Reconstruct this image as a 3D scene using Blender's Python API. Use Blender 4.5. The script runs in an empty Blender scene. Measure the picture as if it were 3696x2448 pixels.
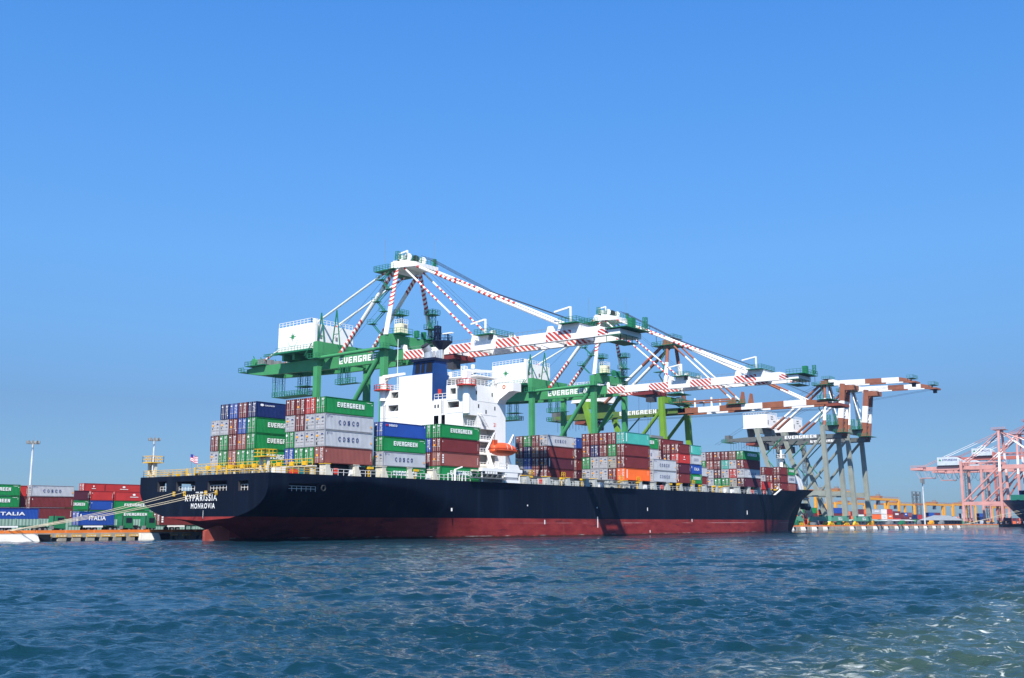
import bpy, math, random
import numpy as np
from mathutils import Vector, Matrix
random.seed(7)
R = math.radians
S = bpy.context.scene
COL = S.collection

# ------------------------------------------------------------ camera
cam_d = bpy.data.cameras.new('camera'); cam = bpy.data.objects.new('camera', cam_d); COL.objects.link(cam)
cam_d.sensor_width = 36.0; cam_d.lens = 3900 / 3696 * 36
cam_d.clip_start = 0.5; cam_d.clip_end = 12000
cam.location = (-124.5, -137.4, 3.25)
cam.rotation_euler = (R(90 + 9.591), 0, R(38 - 90))
S.camera = cam

# ------------------------------------------------------------ sky, sun, exposure
SUN = Vector((-0.65, -0.46, 1.0)).normalized()
SUN_EL = math.asin(SUN.z); SUN_AZ = math.atan2(SUN.x, SUN.y)
w = bpy.data.worlds.new('World'); S.world = w; w.use_nodes = True
nt = w.node_tree; bg = nt.nodes['Background']
sky = nt.nodes.new('ShaderNodeTexSky'); sky.sky_type = 'NISHITA'; sky.sun_disc = False
sky.sun_elevation = SUN_EL; sky.sun_rotation = SUN_AZ
sky.air_density = 1.0; sky.dust_density = 0.35; sky.ozone_density = 3.0; sky.altitude = 0
# the camera's rendering of this sky is a deeper, more even blue: grade the sky by elevation
tcw = nt.nodes.new('ShaderNodeTexCoord'); sxw = nt.nodes.new('ShaderNodeSeparateXYZ'); nt.links.new(tcw.outputs['Generated'], sxw.inputs[0])
rp = nt.nodes.new('ShaderNodeValToRGB'); nt.links.new(sxw.outputs[2], rp.inputs[0])
GR = [(0.0, (.20, .31, .465)), (.055, (.215, .325, .49)), (.105, (.245, .345, .49)), (.167, (.32, .485, .65)), (.24, (.385, .63, .83)), (.317, (.395, .71, .97)), (.391, (.38, .765, 1.09)), (.449, (.36, .79, 1.17)), (.75, (.30, .50, .78))]
while len(rp.color_ramp.elements) < len(GR): rp.color_ramp.elements.new(.5)
for el, (p_, c_) in zip(rp.color_ramp.elements, GR): el.position = p_; el.color = (*(x / 1.2 for x in c_), 1)
mxw = nt.nodes.new('ShaderNodeMix'); mxw.data_type = 'RGBA'; mxw.blend_type = 'MULTIPLY'; mxw.inputs[0].default_value = 1
nt.links.new(sky.outputs[0], mxw.inputs[6]); nt.links.new(rp.outputs[0], mxw.inputs[7]); nt.links.new(mxw.outputs[2], bg.inputs[0])
bg.inputs[1].default_value = 0.145
sun_d = bpy.data.lights.new('sun', 'SUN'); sun_d.energy = 4.8; sun_d.angle = R(0.5); sun_d.color = (1, 0.95, 0.87)
sun = bpy.data.objects.new('sun', sun_d); COL.objects.link(sun)
sun.rotation_euler = (-SUN).to_track_quat('-Z', 'Y').to_euler()
S.view_settings.view_transform = 'Standard'; S.view_settings.look = 'None'
S.view_settings.exposure = 0.75; S.view_settings.gamma = 1.0
S.cycles.max_bounces = 6; S.cycles.diffuse_bounces = 2; S.cycles.glossy_bounces = 3
S.cycles.volume_bounces = 1; S.cycles.transmission_bounces = 2

# ------------------------------------------------------------ materials
MATS = {}
def mat(name, col, rough=0.55, metal=0.0, wear=0.0, wear_col=(0.12, 0.06, 0.035), scale=0.6, vary=0.12, streak=True, spec=0.18):
    """painted surface: slow tone variation plus rust/dirt streaks of their own shape"""
    if name in MATS: return MATS[name]
    m = bpy.data.materials.new(name); m.use_nodes = True; t = m.node_tree; n = t.nodes; l = t.links
    b = n['Principled BSDF']; b.inputs['Roughness'].default_value = rough; b.inputs['Metallic'].default_value = metal
    b.inputs['Specular IOR Level'].default_value = spec
    tc = n.new('ShaderNodeTexCoord'); oi = n.new('ShaderNodeObjectInfo')
    add = n.new('ShaderNodeVectorMath'); add.operation = 'ADD'
    ml = n.new('ShaderNodeMath'); ml.operation = 'MULTIPLY'; ml.inputs[1].default_value = 91.7
    l.new(oi.outputs['Random'], ml.inputs[0]); l.new(tc.outputs['Object'], add.inputs[0]); l.new(ml.outputs[0], add.inputs[1])
    n1 = n.new('ShaderNodeTexNoise'); n1.inputs['Scale'].default_value = scale; n1.inputs['Detail'].default_value = 5
    l.new(add.outputs[0], n1.inputs['Vector'])
    mr = n.new('ShaderNodeMapRange'); mr.inputs[1].default_value = 0.3; mr.inputs[2].default_value = 0.7
    mr.inputs[3].default_value = 1 - vary; mr.inputs[4].default_value = 1 + vary
    l.new(n1.outputs['Fac'], mr.inputs[0])
    mx = n.new('ShaderNodeMix'); mx.data_type = 'RGBA'; mx.blend_type = 'MULTIPLY'; mx.inputs[0].default_value = 1
    mx.inputs[6].default_value = (*col, 1)
    cmb = n.new('ShaderNodeCombineColor')
    for i in range(3): l.new(mr.outputs[0], cmb.inputs[i])
    l.new(cmb.outputs[0], mx.inputs[7]); out = mx.outputs[2]
    if wear > 0:
        mp = n.new('ShaderNodeMapping'); mp.inputs['Scale'].default_value = (1.6, 1.6, 0.22) if streak else (1, 1, 1)
        l.new(add.outputs[0], mp.inputs[0])
        n2 = n.new('ShaderNodeTexNoise'); n2.inputs['Scale'].default_value = scale * 1.7; n2.inputs['Detail'].default_value = 8; n2.inputs['Roughness'].default_value = 0.65
        l.new(mp.outputs[0], n2.inputs['Vector'])
        r2 = n.new('ShaderNodeMapRange'); r2.inputs[1].default_value = 0.56; r2.inputs[2].default_value = 0.74; r2.inputs[4].default_value = wear
        l.new(n2.outputs['Fac'], r2.inputs[0])
        m2 = n.new('ShaderNodeMix'); m2.data_type = 'RGBA'; l.new(r2.outputs[0], m2.inputs[0]); l.new(out, m2.inputs[6]); m2.inputs[7].default_value = (*wear_col, 1)
        out = m2.outputs[2]
    l.new(out, b.inputs['Base Color'])
    MATS[name] = m; return m

white = mat('white_paint', (0.80, 0.79, 0.76), 0.45, wear=0.16, wear_col=(0.45, 0.36, 0.25), scale=0.35, vary=0.04)
cream = mat('cream_paint', (0.62, 0.58, 0.47), 0.6, wear=0.7, wear_col=(0.30, 0.17, 0.08), scale=0.9)
grey_paint = mat('grey_paint', (0.40, 0.42, 0.40), 0.6, wear=0.5, wear_col=(0.22, 0.14, 0.09), scale=0.8)
yellow = mat('yellow_paint', (0.72, 0.42, 0.02), 0.5, wear=0.3)
orange = mat('orange_paint', (0.80, 0.16, 0.03), 0.45, wear=0.15, vary=0.06)
redpaint = mat('red_paint', (0.60, 0.05, 0.03), 0.5, vary=0.08)
stripe_red = mat('stripe_red', (0.50, 0.06, 0.04), 0.5, vary=0.1)
dark = mat('dark_steel', (0.03, 0.033, 0.036), 0.6)
midgrey = mat('mid_grey_steel', (0.20, 0.21, 0.21), 0.55, wear=0.3)
glass = mat('dark_glass', (0.015, 0.02, 0.03), 0.12, spec=0.5)
crane_green = mat('crane_green', (0.055, 0.26, 0.10), 0.5, wear=0.12, scale=0.25, vary=0.12)
crane_dkgreen = mat('platform_green', (0.02, 0.17, 0.085), 0.55)
lime = mat('crane_lime', (0.15, 0.30, 0.03), 0.5, wear=0.15, scale=0.25)
crane_white = mat('crane_white', (0.80, 0.79, 0.77), 0.5, wear=0.12, wear_col=(0.5, 0.4, 0.3), scale=0.3, vary=0.05)
crane_orange = mat('faded_orange', (0.27, 0.10, 0.055), 0.6, wear=0.6, scale=0.4)
crane_grey = mat('crane_grey', (0.25, 0.27, 0.23), 0.6, wear=0.25, scale=0.3)
crane_dkgrey = mat('girder_grey', (0.12, 0.13, 0.125), 0.6, wear=0.2)
pink = mat('crane_pink', (0.58, 0.29, 0.25), 0.55, wear=0.15, scale=0.2)
pink2 = mat('crane_red', (0.46, 0.14, 0.10), 0.55, wear=0.15, scale=0.2)
rope_m = mat('rope', (0.52, 0.45, 0.33), 0.9)
funnel_blue = mat('funnel_blue', (0.008, 0.045, 0.17), 0.4, wear=0.1, wear_col=(0.005, 0.03, 0.12), scale=0.3)
mast_navy = mat('mast_navy', (0.008, 0.014, 0.04), 0.5)
steel = mat('bright_steel', (0.62, 0.63, 0.64), 0.35, metal=0.6)
lettering_white = mat('white_lettering', (0.82, 0.82, 0.80), 0.5, vary=0.05)
lettering_blue = mat('blue_lettering', (0.015, 0.035, 0.17), 0.5)
black_rubber = mat('black_rubber', (0.012, 0.012, 0.013), 0.8)
mint = mat('mint_fence', (0.22, 0.33, 0.27), 0.6, wear=0.25, wear_col=(0.42, 0.42, 0.36), scale=0.4)
star_green = mat('star_green', (0.02, 0.22, 0.07), 0.5)
concrete = mat('concrete', (0.33, 0.30, 0.25), 0.85, wear=0.7, wear_col=(0.12, 0.10, 0.08), scale=0.5, vary=0.25)

# ------------------------------------------------------------ mesh builder
def P3(p): return (float(p[0]), float(p[1]), float(p[2]))
class MB:
    def __init__(s): s.v = []; s.f = []; s.m = []; s.mats = []
    def mi(s, m):
        if m not in s.mats: s.mats.append(m)
        return s.mats.index(m)
    def poly(s, pts, m):
        b = len(s.v); s.v += [P3(p) for p in pts]; s.f.append(tuple(range(b, b + len(pts)))); s.m.append(s.mi(m)); return s
    def hexa(s, c, m):
        """8 corners: bottom ring 0-3, top ring 4-7"""
        b = len(s.v); s.v += [P3(p) for p in c]; k = s.mi(m)
        for f in ((3, 2, 1, 0), (4, 5, 6, 7), (0, 1, 5, 4), (1, 2, 6, 5), (2, 3, 7, 6), (3, 0, 4, 7)):
            s.f.append(tuple(b + i for i in f)); s.m.append(k)
        return s
    def box(s, x0, x1, y0, y1, z0, z1, m):
        return s.hexa([(x0, y0, z0), (x1, y0, z0), (x1, y1, z0), (x0, y1, z0), (x0, y0, z1), (x1, y0, z1), (x1, y1, z1), (x0, y1, z1)], m)
    def beam(s, p, q, w, h, m, w2=None, h2=None, side=None):
        p = Vector(p); q = Vector(q); d = (q - p).normalized()
        sd = Vector(side).normalized() if side else (d.cross(Vector((0, 0, 1))) if abs(d.z) < 0.95 else Vector((1, 0, 0)))
        sd = (sd - d * sd.dot(d)).normalized(); up = sd.cross(d).normalized()
        w2 = w2 or w; h2 = h2 or h; c = []
        for o, a, b in ((p, w, h), (q, w2, h2)):
            c += [o - sd * a / 2 - up * b / 2, o + sd * a / 2 - up * b / 2, o + sd * a / 2 + up * b / 2, o - sd * a / 2 + up * b / 2]
        return s.hexa(c, m)
    def tube(s, p, q, r, m, n=10, r2=None, stripes=None, seg=1.0, slant=0.0, cap=True):
        """stripes: function(t in 0..1, metres) -> material"""
        p = Vector(p); q = Vector(q); L = (q - p).length; d = (q - p) / L
        sd = d.cross(Vector((0, 0, 1))) if abs(d.z) < 0.95 else Vector((1, 0, 0)); sd.normalize(); up = sd.cross(d)
        r2 = r if r2 is None else r2; k = max(1, int(round(L / seg))) if stripes else 1
        b0 = len(s.v)
        for i in range(k + 1):
            t = i / k; rr = r + (r2 - r) * t
            for j in range(n):
                a = 2 * math.pi * j / n
                off = slant * math.cos(a) * rr if 0 < i < k else 0
                s.v.append(P3(p + d * (t * L + off) + sd * math.cos(a) * rr + up * math.sin(a) * rr))
        for i in range(k):
            mm = s.mi(stripes((i + 0.5) / k, i) if stripes else m)
            for j in range(n):
                s.f.append((b0 + i * n + j, b0 + i * n + (j + 1) % n, b0 + (i + 1) * n + (j + 1) % n, b0 + (i + 1) * n + j)); s.m.append(mm)
        if cap:
            s.f.append(tuple(b0 + j for j in reversed(range(n)))); s.m.append(s.mi(m))
            s.f.append(tuple(b0 + k * n + j for j in range(n))); s.m.append(s.mi(m))
        return s
    def path(s, pts, r, m, n=6):
        for a, b in zip(pts[:-1], pts[1:]): s.tube(a, b, r, m, n)
        return s
    def prism(s, pts, d, m):
        """polygon pts extruded by vector d"""
        n = len(pts); b = len(s.v); d = Vector(d); s.v += [P3(p) for p in pts] + [P3(Vector(p) + d) for p in pts]; k = s.mi(m)
        s.f.append(tuple(b + i for i in range(n))); s.f.append(tuple(b + n + i for i in reversed(range(n)))); s.m += [k, k]
        for i in range(n):
            j = (i + 1) % n; s.f.append((b + i, b + n + i, b + n + j, b + j)); s.m.append(k)
        return s
    def rail(s, pts, m, h=1.05, step=1.6, r=0.035, rows=2):
        for a, b in zip(pts[:-1], pts[1:]):
            a = Vector(a); b = Vector(b); L = (b - a).length; n = max(1, int(round(L / step)))
            for k in range(1, rows + 1):
                o = Vector((0, 0, h * k / rows)); s.beam(a + o, b + o, 2 * r, 2 * r, m)
            for i in range(n + 1):
                q = a + (b - a) * (i / n); s.beam(q, q + Vector((0, 0, h)), 2 * r, 2 * r, m)
        return s
    def ladder(s, a, b, m, w=0.8, side=(0, 1, 0), step=0.4, r=0.05):
        a = Vector(a); b = Vector(b); sd = Vector(side).normalized() * w / 2; n = max(2, int((b - a).length / step))
        s.beam(a + sd, b + sd, r, r * 2.5, m); s.beam(a - sd, b - sd, r, r * 2.5, m)
        for i in range(1, n):
            q = a + (b - a) * (i / n); s.beam(q + sd, q - sd, r, r, m)
        return s
    def lattice(s, a, b, w, m, bays=6, r=0.06):
        """four-chord lattice column/beam"""
        a = Vector(a); b = Vector(b); d = (b - a).normalized()
        s1 = (Vector((1, 0, 0)) if abs(d.x) < 0.9 else Vector((0, 1, 0))); s1 = (s1 - d * s1.dot(d)).normalized(); s2 = d.cross(s1)
        cs = [(s1 * i + s2 * j) * w / 2 for i, j in ((1, 1), (1, -1), (-1, -1), (-1, 1))]
        for c in cs: s.beam(a + c, b + c, r * 2, r * 2, m)
        for k in range(bays):
            p = a + (b - a) * (k / bays); q = a + (b - a) * ((k + 1) / bays)
            for i in range(4):
                s.beam(p + cs[i], q + cs[(i + 1) % 4], r, r, m); s.beam(q + cs[i], q + cs[(i + 1) % 4], r, r, m)
        return s
    def flat(s, polys, o, u, v, m):
        o = Vector(o); u = Vector(u); v = Vector(v)
        for p in polys: s.poly([o + u * a + v * b for a, b in p], m)
        return s
    def loose(s, name, parent=None):
        """one object for every separate piece"""
        up = list(range(len(s.v)))
        def root(i):
            while up[i] != i: up[i] = up[up[i]]; i = up[i]
            return i
        for f in s.f:
            for k in f[1:]: up[root(k)] = root(f[0])
        gr = {}
        for f, m in zip(s.f, s.m): gr.setdefault(root(f[0]), []).append((f, m))
        out = []
        for fs in gr.values():
            b = MB(); mp = {}
            for f, m in fs:
                for i in f:
                    if i not in mp: mp[i] = len(b.v); b.v.append(s.v[i])
                b.f.append(tuple(mp[i] for i in f)); b.m.append(b.mi(s.mats[m]))
            out.append(b.build(name, parent))
        return out
    def build(s, name, parent=None, smooth=False):
        me = bpy.data.meshes.new(name); me.from_pydata(s.v, [], s.f)
        for m in s.mats: me.materials.append(m)
        me.polygons.foreach_set('material_index', s.m)
        if smooth: me.polygons.foreach_set('use_smooth', [True] * len(me.polygons))
        me.update()
        return link(name, me, parent)

def link(name, me, parent=None):
    o = bpy.data.objects.new(name, me); COL.objects.link(o)
    if parent:
        o.parent = parent
        if parent.type == 'EMPTY': o.location = -parent.location      # meshes are drawn in world metres; the Empty stands at the base
    return o
def tag(o, label=None, cat=None, group=None, kind=None):
    for k, x in (('label', label), ('category', cat), ('group', group), ('kind', kind)):
        if x: o[k] = x
    return o
def thing(name, loc, label, cat, group=None):
    e = bpy.data.objects.new(name, None); e.empty_display_size = 1; e.location = loc; COL.objects.link(e)
    return tag(e, label, cat, group)
def copy_tree(o, parent=None, top=True):
    c = o.copy(); COL.objects.link(c)
    if parent: c.parent = parent
    for ch in list(o.children): copy_tree(ch, c, False)
    return c

# ------------------------------------------------------------ lettering
BLK = {
 'E': [[(0, 0), (1.4, 0), (1.4, 6), (0, 6)], [(1.4, 4.75), (4, 4.75), (4, 6), (1.4, 6)], [(1.4, 2.4), (3.7, 2.4), (3.7, 3.6), (1.4, 3.6)], [(1.4, 0), (4, 0), (4, 1.25), (1.4, 1.25)]],
 'V': [[(0, 6), (0, 2.2), (1.35, 0), (2.65, 0), (1.4, 2.2), (1.4, 6)], [(2.6, 6), (2.6, 2.2), (2.03, 1.07), (2.65, 0), (4, 2.2), (4, 6)]],
 'R': [[(0, 0), (1.4, 0), (1.4, 6), (0, 6)], [(1.4, 4.75), (4, 4.75), (4, 6), (1.4, 6)], [(2.65, 3.5), (4, 3.5), (4, 4.75), (2.65, 4.75)], [(1.4, 2.3), (4, 2.3), (4, 3.5), (1.4, 3.5)], [(2.6, 0), (4, 0), (4, 2.3), (2.6, 2.3)]],
 'G': [[(0, 0), (1.4, 0), (1.4, 6), (0, 6)], [(1.4, 4.75), (4, 4.75), (4, 6), (1.4, 6)], [(1.4, 0), (4, 0), (4, 1.25), (1.4, 1.25)], [(2.65, 1.25), (4, 1.25), (4, 3.3), (2.65, 3.3)], [(2.1, 2.2), (2.65, 2.2), (2.65, 3.3), (2.1, 3.3)]],
 'N': [[(0, 0), (1.35, 0), (1.35, 6), (0, 6)], [(2.65, 0), (4, 0), (4, 6), (2.65, 6)], [(1.35, 6), (1.35, 3.6), (2.65, 0), (2.65, 2.4)]],
}
def block_word(word, gap=1.05):
    out = []; x = 0
    for ch in word:
        out += [[(a + x, b) for a, b in p] for p in BLK[ch]]; x += 4 + gap
    W = x - gap
    return [[(a / W, b / 6) for a, b in p] for p in out]
_T = {}
def font_word(txt, bold=0.0, space=1.0):
    k = (txt, bold, space)
    if k in _T: return _T[k]
    cu = bpy.data.curves.new('lettering', 'FONT'); cu.body = txt; cu.offset = bold; cu.space_character = space; cu.resolution_u = 3
    o = bpy.data.objects.new('lettering', cu); COL.objects.link(o)
    bpy.context.view_layer.update()
    me = bpy.data.meshes.new_from_object(o.evaluated_get(bpy.context.evaluated_depsgraph_get()))
    vs = [(v.co.x, v.co.y) for v in me.vertices]; fs = [tuple(p.vertices) for p in me.polygons]
    bpy.data.objects.remove(o); bpy.data.curves.remove(cu); bpy.data.meshes.remove(me)
    x0 = min(v[0] for v in vs); x1 = max(v[0] for v in vs); y0 = min(v[1] for v in vs); y1 = max(v[1] for v in vs)
    _T[k] = [[((vs[i][0] - x0) / (x1 - x0), (vs[i][1] - y0) / (y1 - y0)) for i in f] for f in fs]
    return _T[k]
EVG = block_word('EVERGREEN')
def rect(x0, x1, y0, y1): return [(x0, y0), (x1, y0), (x1, y1), (x0, y1)]
def disc(cx, cy, r, n=10): return [(cx + r * math.cos(2 * math.pi * i / n), cy + r * math.sin(2 * math.pi * i / n)) for i in range(n)]
# ------------------------------------------------------------ water
def water():
    rng = np.random.default_rng(3)
    cx, cy = -124.5, -137.4; a0 = R(38)
    rr = np.concatenate([np.geomspace(7, 14, 60)[:-1], np.geomspace(14, 320, 860), np.geomspace(322, 900, 120), np.geomspace(930, 7000, 20)])
    th = np.concatenate([np.linspace(R(-75), R(-40), 60)[:-1], np.linspace(R(-40), R(40), 540), np.linspace(R(40), R(75), 60)[1:]])
    Rr, Th = np.meshgrid(rr, th, indexing='ij')
    X = cx + Rr * np.cos(a0 + Th); Y = cy + Rr * np.sin(a0 + Th)
    Z = np.zeros_like(X); DX = np.zeros_like(X); DY = np.zeros_like(X)
    dr = np.gradient(rr)[:, None] * np.ones_like(Th); cell = np.maximum(dr, Rr * np.gradient(th)[None, :])
    wind = R(20)
    for i in range(120):
        lam = float(np.exp(rng.uniform(math.log(0.18), math.log(3.4)))) if i < 108 else rng.uniform(4.5, 11); k = 2 * math.pi / lam
        an = wind + rng.normal(0, 0.62 if lam < 4 else 0.35); ph = rng.uniform(0, 6.28)
        amp = (0.0072 * lam ** 0.72 if lam < 4 else 0.022) * rng.uniform(0.4, 1.4)
        f = np.clip((lam / cell - 2.2) / 2.0, 0, 1) * amp
        arg = k * (math.cos(an) * X + math.sin(an) * Y) + ph
        c = np.cos(arg); s = np.sin(arg)
        Z += f * c; DX -= 0.8 * f * math.cos(an) * s; DY -= 0.8 * f * math.sin(an) * s
    g = 1 + .28 * np.sin(X * .11 + Y * .07 + 1) * np.sin(Y * .13 - X * .05) + .25 * np.sin(X * .31 - Y * .22) * np.sin(Y * .27 + X * .19 + 2)
    Z *= g; DX *= g; DY *= g
    X2 = X + DX; Y2 = Y + DY
    V = np.stack([X2, Y2, Z], -1).reshape(-1, 3)
    nr, nth = X.shape
    i = np.arange(nr - 1)[:, None] * nth + np.arange(nth - 1)[None, :]
    F = np.stack([i, i + nth, i + nth + 1, i + 1], -1).reshape(-1, 4)
    me = bpy.data.meshes.new('water')
    me.vertices.add(len(V)); me.vertices.foreach_set('co', V.astype(np.float32).ravel())
    me.loops.add(F.size); me.loops.foreach_set('vertex_index', F.astype(np.int32).ravel())
    me.polygons.add(len(F)); me.polygons.foreach_set('loop_start', np.arange(0, F.size, 4, dtype=np.int32))
    me.polygons.foreach_set('use_smooth', np.ones(len(F), dtype=bool))
    me.update(calc_edges=True)
    m = bpy.data.materials.new('sea_water'); m.use_nodes = True; t = m.node_tree; n = t.nodes; l = t.links
    b = n['Principled BSDF']; b.inputs['Roughness'].default_value = 0.05; b.inputs['IOR'].default_value = 1.333; b.inputs['Specular IOR Level'].default_value = 0.288
    geo = n.new('ShaderNodeNewGeometry')
    # gusts: rougher and smoother patches of the bay
    gm = n.new('ShaderNodeMapping'); gm.vector_type = 'TEXTURE'; gm.inputs['Rotation'].default_value = (0, 0, R(-45)); gm.inputs['Scale'].default_value = (2.6, 1, 1); l.new(geo.outputs['Position'], gm.inputs[0])
    gn = n.new('ShaderNodeTexNoise'); gn.inputs['Scale'].default_value = 0.09; gn.inputs['Detail'].default_value = 5; l.new(gm.outputs[0], gn.inputs['Vector'])
    gr = n.new('ShaderNodeMapRange'); gr.inputs[1].default_value = 0.36; gr.inputs[2].default_value = 0.62; gr.inputs[3].default_value = 0.45; gr.inputs[4].default_value = 1.15; l.new(gn.outputs['Fac'], gr.inputs[0]); gust = gr.outputs[0]
    bump = None
    for sc, st, dist in ((0.35, 0.5, 0.35), (2.2, 0.85, 0.12), (6.5, 1.0, 0.055), (17.0, 0.9, 0.022)):
        mp = n.new('ShaderNodeMapping'); mp.vector_type = 'TEXTURE'; mp.inputs['Rotation'].default_value = (0, 0, R(-60)); mp.inputs['Scale'].default_value = (1.9, 0.9, 1)
        l.new(geo.outputs['Position'], mp.inputs[0])
        no = n.new('ShaderNodeTexNoise'); no.inputs['Scale'].default_value = sc; no.inputs['Detail'].default_value = 3; no.inputs['Distortion'].default_value = 0.6
        l.new(mp.outputs[0], no.inputs['Vector'])
        bu = n.new('ShaderNodeBump'); bu.inputs['Distance'].default_value = dist
        sm = n.new('ShaderNodeMath'); sm.operation = 'MULTIPLY'; sm.inputs[1].default_value = st; l.new(gust, sm.inputs[0]); l.new(sm.outputs[0], bu.inputs['Strength'])
        l.new(no.outputs['Fac'], bu.inputs['Height'])
        if bump: l.new(bump.outputs[0], bu.inputs['Normal'])
        bump = bu
    l.new(bump.outputs[0], b.inputs['Normal'])
    # churned wake of a boat: greener water and foam, running from the lower right of the bay
    sx = n.new('ShaderNodeSeparateXYZ'); l.new(geo.outputs['Position'], sx.inputs[0])
    ma = n.new('ShaderNodeMath'); ma.operation = 'MULTIPLY_ADD'; ma.inputs[1].default_value = -0.105; ma.inputs[2].default_value = 116.6   # y - .105*x + ...
    l.new(sx.outputs[0], ma.inputs[0])
    ad = n.new('ShaderNodeMath'); l.new(ma.outputs[0], ad.inputs[0]); l.new(sx.outputs[1], ad.inputs[1])
    wob = n.new('ShaderNodeTexNoise'); wob.inputs['Scale'].default_value = 0.22; wob.inputs['Detail'].default_value = 4; l.new(geo.outputs['Position'], wob.inputs['Vector'])
    wm = n.new('ShaderNodeMath'); wm.operation = 'MULTIPLY_ADD'; wm.inputs[1].default_value = 7.0; l.new(wob.outputs['Fac'], wm.inputs[0]); l.new(ad.outputs[0], wm.inputs[2])
    wk = n.new('ShaderNodeMapRange'); wk.interpolation_type = 'SMOOTHSTEP'
    wk.inputs[1].default_value = 6.6; wk.inputs[2].default_value = 1.4; wk.inputs[3].default_value = 0; wk.inputs[4].default_value = 1
    l.new(wm.outputs[0], wk.inputs[0])
    far = n.new('ShaderNodeMapRange'); far.inputs[1].default_value = -48; far.inputs[2].default_value = -85; l.new(sx.outputs[0], far.inputs[0])
    wk2 = n.new('ShaderNodeMath'); wk2.operation = 'MULTIPLY'; l.new(wk.outputs[0], wk2.inputs[0]); l.new(far.outputs[0], wk2.inputs[1])
    base = n.new('ShaderNodeMix'); base.data_type = 'RGBA'; base.inputs[6].default_value = (0.004, 0.026, 0.041, 1); base.inputs[7].default_value = (0.026, 0.052, 0.045, 1)
    l.new(wk2.outputs[0], base.inputs[0])
    mpf = n.new('ShaderNodeMapping'); mpf.vector_type = 'TEXTURE'; mpf.inputs['Rotation'].default_value = (0, 0, R(-48)); mpf.inputs['Scale'].default_value = (1.3, 0.75, 1); l.new(geo.outputs['Position'], mpf.inputs[0])
    fo = n.new('ShaderNodeTexNoise'); fo.inputs['Scale'].default_value = 2.6; fo.inputs['Detail'].default_value = 9; fo.inputs['Roughness'].default_value = 0.68; fo.inputs['Distortion'].default_value = 0.7
    l.new(mpf.outputs[0], fo.inputs['Vector'])
    fr = n.new('ShaderNodeMapRange'); fr.inputs[1].default_value = 0.57; fr.inputs[2].default_value = 0.70; l.new(fo.outputs['Fac'], fr.inputs[0])
    fs = n.new('ShaderNodeMath'); fs.operation = 'MULTIPLY'; fs.inputs[1].default_value = 0.75; l.new(fr.outputs[0], fs.inputs[0])
    fm0 = n.new('ShaderNodeMath'); fm0.operation = 'MULTIPLY'; l.new(fs.outputs[0], fm0.inputs[0]); l.new(wk2.outputs[0], fm0.inputs[1])
    ds = n.new('ShaderNodeVectorMath'); ds.operation = 'DISTANCE'; ds.inputs[1].default_value = (-100.6, -127.4, 0); l.new(geo.outputs['Position'], ds.inputs[0])
    core = n.new('ShaderNodeMapRange'); core.interpolation_type = 'SMOOTHSTEP'; core.inputs[1].default_value = 3.6; core.inputs[2].default_value = 0.4; core.inputs[3].default_value = 0; core.inputs[4].default_value = 0.7; l.new(ds.outputs['Value'], core.inputs[0])
    cf = n.new('ShaderNodeMapRange'); cf.inputs[1].default_value = 0.50; cf.inputs[2].default_value = 0.76; l.new(fo.outputs['Fac'], cf.inputs[0])
    cm = n.new('ShaderNodeMath'); cm.operation = 'MULTIPLY'; l.new(core.outputs[0], cm.inputs[0]); l.new(cf.outputs[0], cm.inputs[1])
    fm = n.new('ShaderNodeMath'); fm.operation = 'MAXIMUM'; l.new(fm0.outputs[0], fm.inputs[0]); l.new(cm.outputs[0], fm.inputs[1])
    fc = n.new('ShaderNodeMix'); fc.data_type = 'RGBA'; fc.inputs[7].default_value = (0.72, 0.78, 0.76, 1); l.new(fm.outputs[0], fc.inputs[0]); l.new(base.outputs[2], fc.inputs[6])
    l.new(fc.outputs[2], b.inputs['Base Color'])
    rg = n.new('ShaderNodeMath'); rg.operation = 'MULTIPLY_ADD'; rg.inputs[1].default_value = 0.6; rg.inputs[2].default_value = 0.05; l.new(fm.outputs[0], rg.inputs[0]); l.new(rg.outputs[0], b.inputs['Roughness'])
    me.materials.append(m)
    tag(link('water', me), kind='structure')
water()
# a sheet of the same bay behind and around the viewer, just below the wave mesh
MB().poly([(-2500, -2500, -1.2), (2500, -2500, -1.2), (2500, 34, -1.2), (-2500, 34, -1.2)], mat('deep_water', (0.006, 0.03, 0.05), 0.1)).build('deep_water')['kind'] = 'structure'

# ------------------------------------------------------------ quay
QZ = 1.35
asphalt = mat('yard_asphalt', (0.16, 0.155, 0.15), 0.9, wear=0.4, wear_col=(0.08, 0.078, 0.075), scale=0.08, vary=0.2)
MB().box(-900, 2600, 37.0, 2600, -2.0, QZ, asphalt).build('ground')['kind'] = 'structure'
# quay face: concrete wall with dark recesses between its piers
q = MB()
q.box(-140, 760, 36.2, 37.0, 0.62, QZ, concrete)
xs = -138.0
while xs < 760:
    q.box(xs, xs + 1.5, 36.0, 37.0, -2, 0.617, concrete); xs += 2.6
q.build('quay_wall')['kind'] = 'structure'
kerb = MB(); okb = mat('orange_kerb', (0.72, 0.19, 0.03), 0.6, wear=0.35, wear_col=(0.25, 0.12, 0.06))
for k in range(170):
    x = -139 + k * 5.2
    kerb.box(x, x + 4.9, 36.3, 36.75, QZ + .003, QZ + 0.48, okb)
kerb.build('kerb')['kind'] = 'structure'
# crane rails
rl = MB()
for y in (40, 63):
    rl.box(-140, 760, y - 0.06, y + 0.06, QZ + .004, QZ + 0.06, midgrey)
rl.build('crane_rails')['kind'] = 'structure'
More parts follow.
